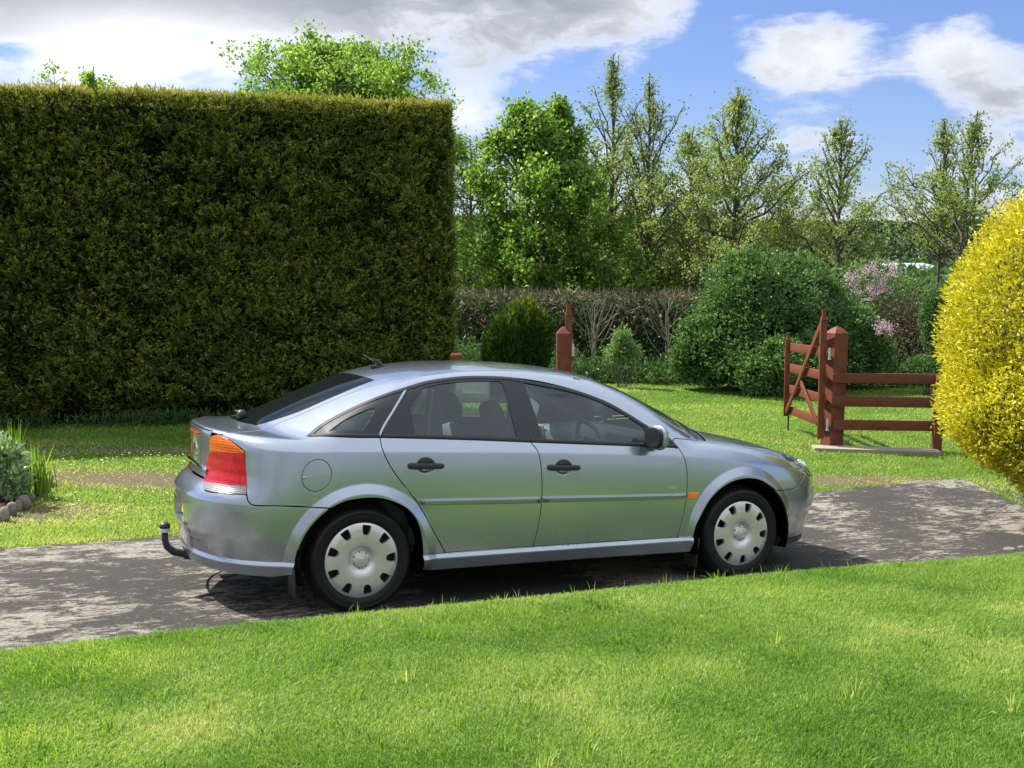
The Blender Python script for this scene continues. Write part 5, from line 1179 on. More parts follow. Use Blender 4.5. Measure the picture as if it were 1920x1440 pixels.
# ------------------------------------------------------------------ tall clipped hedge
Lh=gpt(0,807); y0=Lh[1]; zt=at(0,166,y0)[2]; y1=(zt-CAM_H)/((at(850,197,1)[2]-CAM_H)); A=np.array([at(0,485,y0)[0],y0]); Bp=np.array([at(850,485,y1)[0],y1]); dirv=(Bp-A)/np.linalg.norm(Bp-A); A=A-dirv*4.0; Lw=np.linalg.norm(Bp-A); nrm=np.array([dirv[1],-dirv[0]]); TH=1.7
hz0=float(grd(A[0]+4,A[1])); root=empty('clipped_hedge',((A[0]+Bp[0])/2,(A[1]+Bp[1])/2,hz0)); tag(root,'tall dark green clipped conifer hedge with sunlit top tinted yellow behind the silver blue car','hedge')
r=np.random.default_rng(40); org=np.array([(A[0]+Bp[0])/2,(A[1]+Bp[1])/2,hz0]); HH=zt-hz0
def hp(s,d,z): # s along the face, d outward from the face, z height
    return np.stack([A[0]+dirv[0]*s+nrm[0]*d,A[1]+dirv[1]*s+nrm[1]*d,hz0+z],-1)-org
def hedge_face(n,seed):
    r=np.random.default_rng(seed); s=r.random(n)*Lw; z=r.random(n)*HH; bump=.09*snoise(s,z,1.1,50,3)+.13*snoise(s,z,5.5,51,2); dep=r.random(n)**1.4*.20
    # rounded shoulders at the top edge, free end and foot
    e=np.minimum(np.minimum(HH-z,Lw-s)/.22,1); sh=-.12*(1-np.sqrt(np.clip(1-(1-e)**2,0,1))); foot=-.25*np.clip((.35-z)/.35,0,1)
    P=hp(s,bump-dep+sh+foot,z); up=np.array([0,0,1.]); o=np.array([nrm[0],nrm[1],0]); q=np.array([dirv[0],dirv[1],0]); D=o*(.75)+up*(.6)+q*r.normal(0,.8,(n,1))+r.normal(0,.4,(n,3))
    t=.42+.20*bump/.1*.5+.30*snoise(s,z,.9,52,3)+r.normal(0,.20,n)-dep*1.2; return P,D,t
P,D,t=hedge_face(120000,60); t=t-.16  # base layer tinted darker, shade between the sprays put into colour
ns=17000; s_=r.random(ns)*Lw; z_=r.random(ns)*HH; hol=snoise(s_,z_,3.4,57,3); kk=hol>-.30; s_,z_,hol=s_[kk],z_[kk],hol[kk]; ns=len(s_)
e_=np.minimum(np.minimum(HH-z_,Lw-s_)/.22,1); sh_=-.12*(1-np.sqrt(np.clip(1-(1-e_)**2,0,1)))-.25*np.clip((.35-z_)/.35,0,1)
Pb=hp(s_,.09*snoise(s_,z_,1.1,50,3)+.13*snoise(s_,z_,5.5,51,2)+sh_-.03,z_); ax=np.array([nrm[0],nrm[1],0])*.75+np.array([0,0,.65])+np.array([dirv[0],dirv[1],0])*r.normal(0,.7,(ns,1))+r.normal(0,.25,(ns,3)); ax=unit(ax); ln=.07+.08*r.random(ns)
m12=13; uu=r.random((ns,m12)); Ps=Pb[:,None]+ax[:,None]*(uu*ln[:,None])[...,None]+r.normal(0,1,(ns,m12,3))*(.020*(1-uu*.6))[...,None]; Ds=ax[:,None]*1.0+r.normal(0,.42,(ns,m12,3)); Ts=.43+.30*uu+r.normal(0,.13,(ns,1))+.12*hol[:,None]+r.normal(0,.06,(ns,m12))+.25*np.clip((z_-HH+.35)/.35,0,1)[:,None]  # sprigs near the top edge tinted lighter, as if sunlit
Ps=Ps.reshape(-1,3); Ds=Ds.reshape(-1,3); Ts=Ts.ravel()
P2,D2,t2=[],[],[]
n=34000; s=r.random(n)*Lw; d=-r.random(n)*TH; z=HH+.05*snoise(s,d,2.5,53,3)+.03*r.normal(0,1,n)-.05*np.clip((.2+d)/.2,0,1); P2=hp(s,d,z); D2=r.normal(0,.6,(n,3))+[0,0,1.0]; t2=.95+.25*snoise(s,d,.8,54,2)+r.normal(0,.15,n)  # top leaves tinted yellow, the sunlight on them put into colour
n=26000; d=-r.random(n)*TH; z=r.random(n)*HH; P3=hp(Lw+.08*snoise(d,z,3,55,3)-.06*r.random(n),d,z); D3=np.array([dirv[0],dirv[1],0])*.6+r.normal(0,.6,(n,3))+[0,0,.7]; t3=.5+r.normal(0,.2,n)
n=14000; s=r.random(n)*Lw; z=r.random(n)*HH; P4=hp(s,-TH+.0*s,z); D4=np.array([-nrm[0],-nrm[1],0])*.6+r.normal(0,.6,(n,3))+[0,0,.6]; t4=.5+r.normal(0,.2,n)
n=900; s=Lw*r.random(n); P5=hp(s,-.3-r.random(n)*.9,HH+.03+.10*r.random(n)*(snoise(s,0*s,2,56,2)>-.2)); D5=r.normal(0,.45,(n,3))+[0,0,1.0]; t5=1.0+r.normal(0,.15,n)
Pa=np.vstack([P,P2,P3,P4,P5]); Da=np.vstack([D,D2,D3,D4,D5]); ta=np.r_[t,t2,t3,t4,t5]; n=len(Pa)
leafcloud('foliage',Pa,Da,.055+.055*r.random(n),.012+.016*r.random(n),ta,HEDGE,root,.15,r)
# a second, finer layer of side sprigs
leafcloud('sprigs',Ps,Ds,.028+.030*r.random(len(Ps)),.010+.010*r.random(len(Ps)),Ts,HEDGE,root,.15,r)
mb=MB(); c=hp(np.array([Lw/2]),np.array([-TH/2]),np.array([HH/2-.03]))[0]; mb.box(c,(Lw-.42,TH-.36,HH-.20),.1,Matrix.Rotation(math.atan2(dirv[1],dirv[0]),4,'Z')); mb.build('shade_core',CORE,root)  # solid black box serves as the hedge's shaded inside
# ------------------------------------------------------------------ golden bush, right
yb=9.9; yc=at(2072,645,yb)
bush('golden_bush','large rounded golden yellow shrub overhanging the right end of the driveway',[(yc[0],yb,yc[2],288/FPX*yb,1.25,316/FPX*yb),B_(2014,765,9.75,238,142,1.1)],98000,.046,YELLOW,seed=3,shell=.17,updir=.35,aspect=.5,jag=.06,core=.86,tintb=.06,cmat=mat('golden_shade_core',(.10,.095,.008),.9))  # dark olive solid core stands in for the bush's shaded inside
# ------------------------------------------------------------------ trees and shrubs beyond the lawn
G1='trees beyond the garden boundary'
tree('broadleaf_tree','bright green broad tree rising behind the right end of the clipped hedge',655,30,92,[(0,60),(.3,150),(.6,190),(.8,195),(.92,165),(1,90)],MAPLE,52000,.115,limbs=64,seed=11,group=G1,clump=.20,trunk_r=.16,up=.8,tintb=.12)
tree('broadleaf_tree','pale green tree whose topmost shoots just clear the left part of the clipped hedge',185,32,125,[(0,60),(.5,120),(.8,90),(.93,60),(1,12)],MAPLE,5000,.12,limbs=26,seed=12,group=G1,clump=.12,up=1.2,tintb=.2,sparse=.7)
tree('broadleaf_tree','dense leafy green tree with low branches beside the clipped hedge',1012,26,192,[(0,120),(.15,140),(.4,155),(.6,140),(.8,95),(.93,50),(1,10)],MAPLE,36000,.12,limbs=60,seed=13,group=G1,clump=.16,h0=.06,trunk_r=.13,up=.9,stems=2)
tree('broadleaf_tree','pale willowy tree between the clipped hedge and the dense green tree',885,30,262,[(0,50),(.4,75),(.8,60),(1,20)],OLIVE,15000,.085,limbs=34,seed=14,group=G1,clump=.2,h0=.1,up=.9,tintb=.15)
tree('alder_tree','tallest slender tree with thin pointed top and sparse leaves',1143,29,100,[(0,40),(.3,75),(.6,85),(.8,50),(.92,22),(1,5)],OLIVE,11000,.085,limbs=52,seed=15,group=G1,clump=.13,h0=.15,trunk_r=.10,up=1.3,sparse=.25,wander=.04)
tree('alder_tree','slender dark-twigged tree just right of the tallest tree',1213,28,136,[(0,30),(.3,55),(.6,62),(.8,45),(.93,25),(1,6)],OLIVE,8500,.08,limbs=46,seed=16,group=G1,clump=.12,h0=.12,trunk_r=.09,up=1.3,sparse=.35,stems=1,wander=.04,tintb=-.1)
tree('broadleaf_tree','hazy mid green bushy tree between the slender trees',1290,30,238,[(0,60),(.3,95),(.6,90),(.85,60),(1,20)],OLIVE,17000,.095,limbs=44,seed=17,group=G1,clump=.2,h0=.08,up=.9,tintb=.05)
tree('alder_tree','wide spreading olive tree with an open top and long outer boughs',1375,27,162,[(0,60),(.25,115),(.45,135),(.62,120),(.78,62),(.9,38),(1,8)],OLIVE,20000,.085,limbs=60,seed=18,group=G1,clump=.15,h0=.10,trunk_r=.11,up=.7,sparse=.15,wander=.04,tintb=.02)
tree('alder_tree','open tree with forked top above the dark green shrub',1572,27,218,[(0,50),(.3,80),(.55,90),(.75,62),(.9,35),(1,12)],OLIVE,9000,.085,limbs=44,seed=19,group=G1,clump=.13,h0=.18,trunk_r=.09,up=1.0,sparse=.35,wander=.04)
tree('alder_tree','thin bare-stemmed tree, left one of the pair before the hills',1758,25,222,[(0,8),(.35,12),(.42,50),(.6,62),(.8,52),(.92,28),(1,8)],OLIVE,5200,.075,limbs=36,seed=20,group=G1,clump=.11,h0=.40,trunk_r=.055,up=1.1,sparse=.35,wander=.03,lean=.01)
tree('alder_tree','thin tree leaning right with long boughs reaching over the golden bush',1785,24,207,[(0,8),(.35,20),(.45,95),(.6,110),(.78,70),(.9,40),(1,8)],OLIVE,7200,.075,limbs=38,seed=21,group=G1,clump=.12,h0=.36,trunk_r=.06,up=.8,sparse=.35,wander=.03,lean=.065)
for i,(px,Y,yt,w,lab,sd) in enumerate(((1190,33,395,80,'olive brushwood clump behind the slender trees, nearest the dense green tree',31),(1330,32,405,90,'olive brushwood clump under the wide spreading tree',32),(1450,31,430,80,'brown green brushwood clump just left of the forked-top tree',33),(920,36,450,70,'grey green brushwood showing low between the clipped hedge and the dense green tree',34))):
    tree('brushwood',lab,px,Y,yt,[(0,w*.8),(.5,w),(.85,w*.7),(1,w*.3)],OLIVE,15000,.09,limbs=50,seed=sd,group='brushwood under the trees',clump=.22,h0=.03,trunk_r=.05,up=.9,cat='brushwood',stems=3,tintb=-.1)
tree('broadleaf_tree','low pale green tree filling the gap between the wide spreading tree and the forked-top tree',1470,29,330,[(0,60),(.4,75),(.8,50),(1,20)],OLIVE,14000,.085,limbs=44,seed=41,group=G1,clump=.18,h0=.08,up=.9,tintb=.05)
tree('broadleaf_tree','soft green tree low between the dense green tree and the slender trees',1120,31,300,[(0,60),(.4,80),(.8,55),(1,20)],OLIVE,14000,.085,limbs=44,seed=42,group=G1,clump=.18,h0=.08,up=.9,tintb=.12)
bush('flowering_shrub','large dark green leafy shrub behind the open gate',[B_(1430,600,21,120,125),B_(1350,650,20.6,85,70),B_(1490,575,21.4,80,92),B_(1560,640,21.2,90,82),B_(1615,665,21,58,58),B_(1310,670,20.4,50,48),B_(1450,680,20.2,130,45)],80000,.072,LAUREL,seed=5,shell=.34,group=None,lumps=80,jag=.15,updir=.3,tintb=.08,core=.62,aspect=.7)
lil=bush('lilac_shrub','loose shrub with pink lilac blossom right of the dark green shrub',[B_(1625,545,23,70,60),B_(1690,560,23.5,50,45)],5200,.07,LAUREL,seed=6,shell=.7,jag=.2,tintb=.2)
r=np.random.default_rng(9); PP=[];
for (x,y) in ((1605,520),(1618,512),(1632,507),(1645,515),(1660,520),(1650,540),(1630,535),(1610,545),(1640,552),(1665,545),(1600,535),(1680,512),(1590,520),(1622,560),(1655,530),(1672,497),(1640,497),(1660,612),(1668,618),(1650,616)):
    c=at(x+r.normal(0,2),y+r.normal(0,2),22.3 if y<600 else 20.2); PP.append(c+r.normal(0,1,(60,3))*[.045,.045,.06])
PP=np.vstack(PP)-np.array(lil.location); leafcloud('blossom',PP,r.normal(0,1,(len(PP),3)),.035,.03,r.random(len(PP)),PINK,lil,.3,r)
bush('twiggy_shrub','brown twiggy half-bare shrub between the pink lilac and the golden bush',[B_(1700,620,22,60,70),B_(1745,640,21.6,45,60)],9000,.05,TWIG,seed=7,shell=.9,jag=.25)
bush('leafy_shrub','small green shrub tucked against the left edge of the golden bush',[B_(1755,600,20,28,60),B_(1735,690,20,40,22)],5000,.06,LAUREL,seed=8,shell=.6,jag=.15)
# dwarf conifer
bush('dwarf_conifer','rounded dark conifer with yellow green tips left of the left gatepost',[B_(968,635,20,30,62),B_(990,630,20.1,26,60),B_(945,650,19.8,28,50),B_(1010,645,20,22,52),B_(928,665,19.9,20,36)],30000,.12,CONIF,lumps=26,seed=15,shell=.40,jag=.14,updir=1.8,aspect=.18,core=.6,tintb=-.12,tipz=.75)
bush('young_shrub','small bright green upright shrub at the lawn edge right of the left gatepost',[B_(1167,635,20.5,17,22),B_(1157,662,20.5,22,18),B_(1182,660,20.5,18,20)],2100,.06,LAUREL,seed=16,shell=.95,jag=.35,tintb=.5)
# low clipped hedge of bare hawthorn
p0=at(840,550,24); p1=at(1320,556,23); r=np.random.default_rng(17); root=empty('hawthorn_hedge',tuple(((p0+p1)/2)[:2])+(float(grd(.5,23)),)); tag(root,'low clipped hawthorn hedge, brown and nearly bare on top, in front of the trees','hedge')
O=np.array(root.location); n=26000; u=r.random(n); z=r.random(n)**.55; top=p0[2]+(p1[2]-p0[2])*u; gl=grd(0,23); P=np.stack([p0[0]+(p1[0]-p0[0])*u,p0[1]+(p1[1]-p0[1])*u+r.normal(0,.30,n),gl+(top-gl)*z+.04*snoise(u*30,0*u,1,5,2)],-1)
leafcloud('twigs',P-O,r.normal(0,1,(n,3))+[0,0,.5],.10+.16*r.random(n),.008+.006*r.random(n),.35+.4*z+r.normal(0,.2,n),TWIG,root,.1,r)
n=30000; u=r.random(n); z=r.random(n)**.9*.97; k=snoise(u*14,z*3,1,6,3)+.35-.7*(z-.5)>-.25; P=np.stack([p0[0]+(p1[0]-p0[0])*u,p0[1]+(p1[1]-p0[1])*u+r.normal(0,.32,n),gl+(p0[2]-gl)*z],-1)[k]; n=len(P)
leafcloud('leaves',P-O,r.normal(0,1,(n,3)),.05+.03*r.random(n),.04,.35+r.normal(0,.2,n),LAUREL,root,.2,r)
sg=[]
for i in range(46):
    u=r.random(); b=p0+(p1-p0)*u; b=np.array([b[0],b[1]+r.normal(0,.15),gl]); e=b+[r.normal(0,.15),r.normal(0,.1),1.1]
    sg.append((np.array([b,(b+e)/2+r.normal(0,.07,3)*[1,1,0],e])-O,np.array([.022,.016,.008])))
tubes('stems',sg,BARK,root,5)
for (px,yb_,lab) in ((1115,690,'thin forked hawthorn trunk rising to the low hedge, left one'),(1253,690,'thin forked hawthorn trunk rising to the low hedge beside the dark shrub')):
    g=gpt(px,yb_); Y=22.3; b=at(px,485,Y); z0=float(grd(b[0],Y)); rt=empty('hawthorn_tree',(b[0],Y,z0)); tag(rt,lab,'tree')
    sg=[]; t=at(px-14,560,Y)-[b[0],Y,z0]; tr=np.array([[0,0,0],[-.02,0,.35],[.03,0,.7],[.0,0,.95]]); sg.append((tr,np.array([.035,.028,.024,.018])))
    for i in range(16): a=r.normal(0,.8); e=np.array([math.sin(a)*.55,r.normal(0,.15),.95+.65*abs(math.cos(a))]); s=tr[r.integers(1,4)]; sg.append((np.array([s,(s+e)/2+r.normal(0,.05,3),e]),np.array([.013,.009,.004])))
    tubes('trunk',sg,mat('lichen_bark',(.20,.18,.13),.9) if 'lichen_bark' not in MT else MT['lichen_bark'],rt,5)
# undergrowth along the back of the lawn
r=np.random.default_rng(19); PP=[];DD=[]
for i in range(520):
    px=r.uniform(835,1340) if r.random()<.8 else r.uniform(1640,1760); Y=21.2+r.random()*2.2; c=at(px,485,Y); hh=(.12+.26*r.random())*(1.25 if px<930 else 1); c[2]=grd(c[0],Y); k=44; q=r.normal(0,1,(k,3))*[.16,.14,.5*hh]+[0,0,hh*.5]; PP.append(c+np.abs(q)*[1,1,1]*np.sign(q+[0,0,9])); DD.append(r.normal(0,.7,(k,3))+[0,0,.8])
PP=np.vstack(PP);DD=np.vstack(DD); tag(leafcloud('undergrowth',PP,DD,.08+.06*r.random(len(PP)),.035,.45+r.normal(0,.22,len(PP)),UNDER,None,.2,r),'low leafy undergrowth along the far edge of the lawn below the hedge','undergrowth',kind='stuff')
# rough growth at the foot of the clipped hedge
PP=[]
for i in range(160):
    s=r.random()*Lw; c=hp(np.array([s]),np.array([.03+.12*r.random()]),np.array([0.]))[0]+org; c[2]=grd(c[0],c[1]); k=26; PP.append(c+r.normal(0,1,(k,3))*[.12,.06,0]+np.stack([0*r.random(k),0*r.random(k),r.random(k)*.16],-1))
PP=np.vstack(PP); tag(leafcloud('hedge_foot_weeds',PP,r.normal(0,.5,(len(PP),3))+[0,0,.9],.05+.07*r.random(len(PP)),.016,.4+r.normal(0,.2,len(PP)),UNDER,None,.2,r),'weeds and long grass in the shade at the foot of the clipped hedge','weeds',kind='stuff')
# ------------------------------------------------------------------ gates, posts and rails
def plank(mb,a,b,h,t,up=None):
    a=np.array(a,float);b=np.array(b,float); d=b-a; L=np.linalg.norm(d); x=Vector(d/L); z=Vector((0,0,1)); y=z.cross(x)
    if y.length<1e-4: y=Vector((0,1,0))
    y.normalize(); z=x.cross(y); R=Matrix((x,y,z)).transposed(); mb.box(Vector((a+b)/2),(L,t,h),.005,R)
def post(name,label,px,py,ytop,w,lean=0,cap=True,yaw=.0,Yf=None,group=None):
    g=gpt(px,py); Y=g[1]; z0=g[2]; s=Y/FPX; X0=g[0]; zt_=at(px,ytop,Y)[2]; H_=zt_-z0; rt=empty(name,(X0,Y+w/2,z0-.02)); tag(rt,label,'gatepost' if cap else 'fence post',group)
    hw=w/2; pr=[(hw,0),(hw,H_-.085),(hw*1.0,H_-.08),(hw*.55,H_-.03),(.012,H_)] if cap else [(hw,0),(hw,H_-.02),(hw*.8,H_)]
    V=[];F_=[]
    for (r_,z) in pr:
        for a,b in ((-1,-1),(1,-1),(1,1),(-1,1)): V.append((a*r_*.98+lean*z,b*r_,z))
    for i in range(len(pr)-1):
        for j in range(4): F_.append((i*4+j,i*4+(j+1)%4,(i+1)*4+(j+1)%4,(i+1)*4+j))
    F_.append((0,3,2,1)); k=(len(pr)-1)*4; F_.append((k,k+1,k+2,k+3))
    o=mesh_obj('post',V,F_,WOOD,rt,smooth=False); rt.rotation_euler=(0,0,yaw); return rt,Y,X0,z0,H_
GP='gateposts either side of the open gateway'
rp,YR,XR,ZR,HR=post('gatepost','red brown gatepost with pointed top carrying the fully visible gate',1563,840,610,.20,lean=.022,yaw=math.radians(20),group=GP)
lp_,YL,XL,ZL,HL=post('gatepost','red brown gatepost showing above the car roof',1056,838,610,.165,lean=0,group=GP,yaw=math.radians(2))
# rail fence right
fn=empty('rail_fence',tuple(gpt(1660,842))); tag(fn,'three-rail red brown fence running right from the gatepost to the golden bush','fence'); O=np.array(fn.location)
for (ya,yb2,yc2,yd) in ((699.5,718,701,718.5),(742,762,746,763),(786.5,806,790,807)):
    a=at(1561,(ya+yb2)/2,YR-.02); b=at(1800,(yc2+yd)/2+1,YR-.02-.15); mb=MB(); plank(mb,a-O,b-O,(yb2-ya)/FPX*YR,.030); mb.build('rail',WOOD,fn,auto=30)
pe,*_=post('fence_post','short red brown fence post half hidden by the golden bush',1758,848,700,.10,cap=False,lean=.01)
# concrete strip
a=gpt(1524,843); b=gpt(1760,850.5); mb=MB(); O=(a+b)/2; plank(mb,np.r_[a[:2],a[2]+.012]-O,np.r_[b[:2],b[2]+.012]-O,.06,.26); o=mb.build('concrete_strip',CONC,None,auto=30); o.location=tuple(O); tag(o,'narrow pale concrete strip in the grass under the right-hand gatepost and fence','concrete strip')
# left rail fence and its end post
fl_=empty('rail_fence',tuple(gpt(955,842))); tag(fl_,'red brown rail fence seen through the car windows, left of the gateway','fence'); O=np.array(fl_.location)
for (y_a,y_b) in ((694,712),(737,757),(781,800)):
    a=at(1042,(y_a+y_b)/2,YL+.06); b=at(852,(y_a+y_b)/2-1,YL+.30); mb=MB(); plank(mb,a-O,b-O,19/FPX*YL,.03); mb.build('rail',WOOD,fl_,auto=30)
el=post('fence_post','brown fence post with weathered top just left above the car roof',856,832,660,.15,cap=False)
# field gates
def gate(name,label,hinge,free,rails,stile_top,free_top,braces,rod):
    """hinge/free: world XY of the two ends; rails: heights above ground as ((z_hinge,z_free),...)"""
    h=np.array(hinge);f=np.array(free); zh=float(grd(h[0],h[1])); zf=float(grd(f[0],f[1])); rt=empty(name,(h[0],h[1],zh)); tag(rt,label,'gate'); O=np.array([h[0],h[1],zh]); d=(f-h)/np.linalg.norm(f-h); side=np.array([-d[1],d[0],0])
    P=lambda t,z,o=0: np.array([h[0]+(f[0]-h[0])*t,h[1]+(f[1]-h[1])*t,zh+z])+side*o-O
    for (za,zb) in rails: mb=MB(); plank(mb,P(0,za),P(1.0,zb),.115,.024); mb.build('rail',WOOD,rt,auto=30)
    mb=MB(); pts=[P(.035,.12,.035),P(.035,.9,.035),P(.035,stile_top-.13,.035),P(.03,stile_top-.05,.035),P(.035,stile_top,.035)]; 
    plank(mb,pts[0],pts[2],.08,.045); mb.tube(pts[2:],[.045,.026,.036],8); mb.build('hanging_stile',WOOD,rt,auto=40)
    mb=MB(); pts=[P(.96,.20,.03),P(.96,free_top-.10,.03),P(.96,free_top-.05,.03),P(.96,free_top,.03)]; plank(mb,pts[0],pts[1],.075,.03); mb.tube(pts[1:],[.036,.02,.03],8); mb.build('closing_stile',WOOD,rt,auto=40)
    for (t0,za,t1,zb) in braces: mb=MB(); plank(mb,P(t0,za,.045),P(t1,zb,.045),.075,.022); mb.build('brace',WOOD,rt,auto=30)
    for z in (rails[0][0],rails[-1][0]):
        mb=MB(); mb.box(P(.01,z,-.02),(.045,.03,.035),.006); mb.tube([P(-.02,z-.06,-.02),P(-.02,z+.06,-.02)],.014,8); mb.tube([P(-.02,z-.085,-.02),P(-.02,z-.065,-.02)],.022,8); mb.build('hinge',GALV,rt)
    mb=MB()
    for (za,zb) in rails:
        for t in (.035,.96): mb.tube([P(t-.01,za+(zb-za)*t+.02,-.014),P(t-.01,za+(zb-za)*t+.02,-.018)],.007,6); mb.tube([P(t+.012,za+(zb-za)*t-.02,-.014),P(t+.012,za+(zb-za)*t-.02,-.018)],.007,6)
    mb.build('bolts',GALV,rt)
    if rod: mb=MB(); mb.tube([P(.955,.42,.0),P(.955,zf-zh+.0,.0)],.012,8); mb.build('drop_rod',PLAST,rt)
    return rt
zr=lambda y,Y: at(1500,y,Y)[2]
YH=YR-.06; YF=YH*1.112; XH=at(1549,720,YH)[0]; XF=at(1477,720,YF)[0]; zh=float(grd(XH,YH)); 
rl=[(zr(a,YH)-zh,zr(b,YF)-zh) for a,b in ((661,650),(705.5,688.5),(749,728),(794,767))]
print('gate',XH,YH,XF,YF,rl)
gate('field_gate','open red brown four-barred gate swung back beside the right-hand gatepost',(XH,YH),(XF,YF),rl,zr(580,YH)-zh,zr(623,YF)-zh,[(.06,zr(605,YH)-zh,.93,rl[3][1]-.02),(.55,rl[2][0]+.12,.10,rl[3][0]-.02)],True)
XH2=at(1071,700,YL)[0]; YF2=YL*1.112; XF2=at(1073,700,YF2)[0]
gate('field_gate','second gate seen edge-on behind the left-hand gatepost above the car roof',(XH2,YL),(XF2,YF2),rl,zr(580,YH)-zh,zr(623,YF)-zh,[(.06,zr(605,YH)-zh,.93,rl[3][1]-.02),(.55,rl[2][0]+.12,.10,rl[3][0]-.02)],False)
# ------------------------------------------------------------------ flower border, left
r=np.random.default_rng(23); sn=[(4,966,19,32,'grey edging stone at the very left end of the border edge'),(19,955,18,30,'tall squarish grey edging stone, second from the left end'),(31,950,13,24,'narrow dark edging stone wedged between two bigger stones'),(42,943,21,32,'mossy brown edging stone, middle of the border edge'),(53,934,15,20,'small brown edging stone right of the mossy one'),(62,926,17,18,'small rounded edging stone under the sword leaves'),(75,915,20,24,'pale lichen-spotted edging stone next to the end stone'),(85,900,20,26,'long brown edging stone at the corner of the border')]
for i,(px,py,w,h_,lab) in enumerate(sn):
    g=gpt(px,py+h_*.42); s=g[1]/FPX; bm=bmesh.new(); bmesh.ops.create_icosphere(bm,subdivisions=3,radius=1); k=r.random(3)*10
    for v in bm.verts:
        c=v.co; q=1+.16*snoise(c.x*1.3+k[0]+c.z,c.y*1.3+k[1]-c.z,1.2,i,3); sq=lambda a:math.copysign(abs(a)**.8,a); v.co=Vector((sq(c.x)*w*.56*s*q,sq(c.y)*w*.6*s*q*(1.9 if i==7 else 1),sq(c.z)*h_*.52*s*q))
    me=bpy.data.meshes.new('edging_stone'); bm.to_mesh(me); bm.free(); me.materials.append(STONE); me.polygons.foreach_set('use_smooth',[True]*len(me.polygons)); o=bpy.data.objects.new('edging_stone',me); C.objects.link(o); o.location=(g[0],g[1]+.04,g[2]+h_*.36*s); o.rotation_euler=(r.normal(0,.15),r.normal(0,.15),r.random()*.6); tag(o,lab,'stone','stones edging the flower border')
c1=gpt(0,985);c2=gpt(70,922);c3=gpt(92,897); V=[(c1[0]-.05,c1[1]+.1,c1[2]+.05),(c2[0]-.1,c2[1]+.05,c2[2]+.05),(c3[0]-.15,c3[1]+.1,c3[2]+.05),(c3[0]-.5,c3[1]+.5,c3[2]+.05),(c3[0]-3,c3[1]+.8,c3[2]+.05),(c1[0]-3,c1[1],c1[2]+.05)]
V=V+[(a,b,c-.1) for a,b,c in V]; tag(mesh_obj('soil',V,[(0,1,2,3,4,5)]+[(i,(i+1)%6,(i+1)%6+6,i+6) for i in range(6)],SOIL,smooth=False),kind='structure')
def clump(name,label,px,py,Y,n,kind,wpx,hpx,m_,tb=0):
    r=np.random.default_rng(px+1000); b=at(px,485,Y); z0=float(grd(b[0],Y))+.05; rt=empty(name,(b[0],Y,z0)); tag(rt,label,'plant'); W_=wpx/FPX*Y; H_=hpx/FPX*Y
    if kind=='sword':
        P=np.stack([r.normal(0,W_*.3,n),r.normal(0,W_*.3,n),0*r.random(n)],-1); V=[];F_=[];T=[]
        for p in P:
            h_=H_*(.55+.5*r.random()); l=r.normal(0,.13,2)*h_; a=r.random()*3.14; sd_=np.array([math.cos(a),math.sin(a),0])*.009; b0=len(V)
            for t in np.linspace(0,1,5): c=p+np.array([l[0]*t**1.6,l[1]*t**1.6,h_*t]); V+=[c-sd_*(1-t**2.5),c+sd_*(1-t**2.5)]
            for j in range(4): F_.append((b0+2*j,b0+2*j+1,b0+2*j+3,b0+2*j+2))
            T+=[np.clip(.55+r.normal(0,.2),0,1)]*10
        mesh_obj('leaves',V,F_,m_,rt,tint=T)
    else:
        d=unit(r.normal(0,1,(n,3))); P=d*[W_*.5,W_*.45,H_*.5]*(.55+.45*r.random((n,1)))+[0,0,H_*.5]; P=P[P[:,2]>0]; leafcloud('leaves',P,unit(P-[0,0,H_*.3])+r.normal(0,.5,P.shape),.07,.05,.5+tb+r.normal(0,.22,len(P)),m_,rt,.2,r)
        tubes('stems',[(np.array([[0,0,0],p*.6,p]),np.array([.006,.004,.002])) for p in P[::12]],m_,rt,3,True)
bush('leafy_plant','grey green leafy perennial in the flower border at the left edge',[B_(4,868,9.9,34,40),B_(24,905,9.8,24,30),B_(-20,860,10.0,34,46)],1500,.085,GREYG,cat='plant',seed=91,shell=.8,jag=.28,tintb=.22,updir=.4,aspect=.6)
clump('leafy_plant','lower dark leafy perennial beside the edging stones',26,925,10.3,300,'leaf',40,60,UNDER,.1)
clump('sword_leaf_plant','clump of bright green sword-shaped leaves at the right end of the border',50,900,10.2,60,'sword',30,98,mat('x1') if 0 else leafmat('sword_leaves',[(0,(.08,.17,.015)),(.6,(.17,.30,.03)),(1,(.34,.42,.08))],.45,.45,1.5))
clump('sword_leaf_plant','taller clump of sword-shaped leaves behind the grey green perennial at the left edge',6,900,10.6,46,'sword',26,132,MT['sword_leaves'])
# stones at the right end of the lawn edge
for i,(px,py,w,h_,lab) in enumerate(((1893,1030,24,9,'flat grey stone half buried where the lawn meets the drive at the right'),(1915,1027,14,9,'small brown stone at the right end of the lawn edge'))):
    g=gpt(px,py); s=g[1]/FPX; mb=MB(); mb.sphere((0,0,0),1,3,(w*.5*s,w*.4*s,h_*.5*s)); o=mb.build('edging_stone',STONE); o.location=tuple(g); tag(o,lab,'stone')
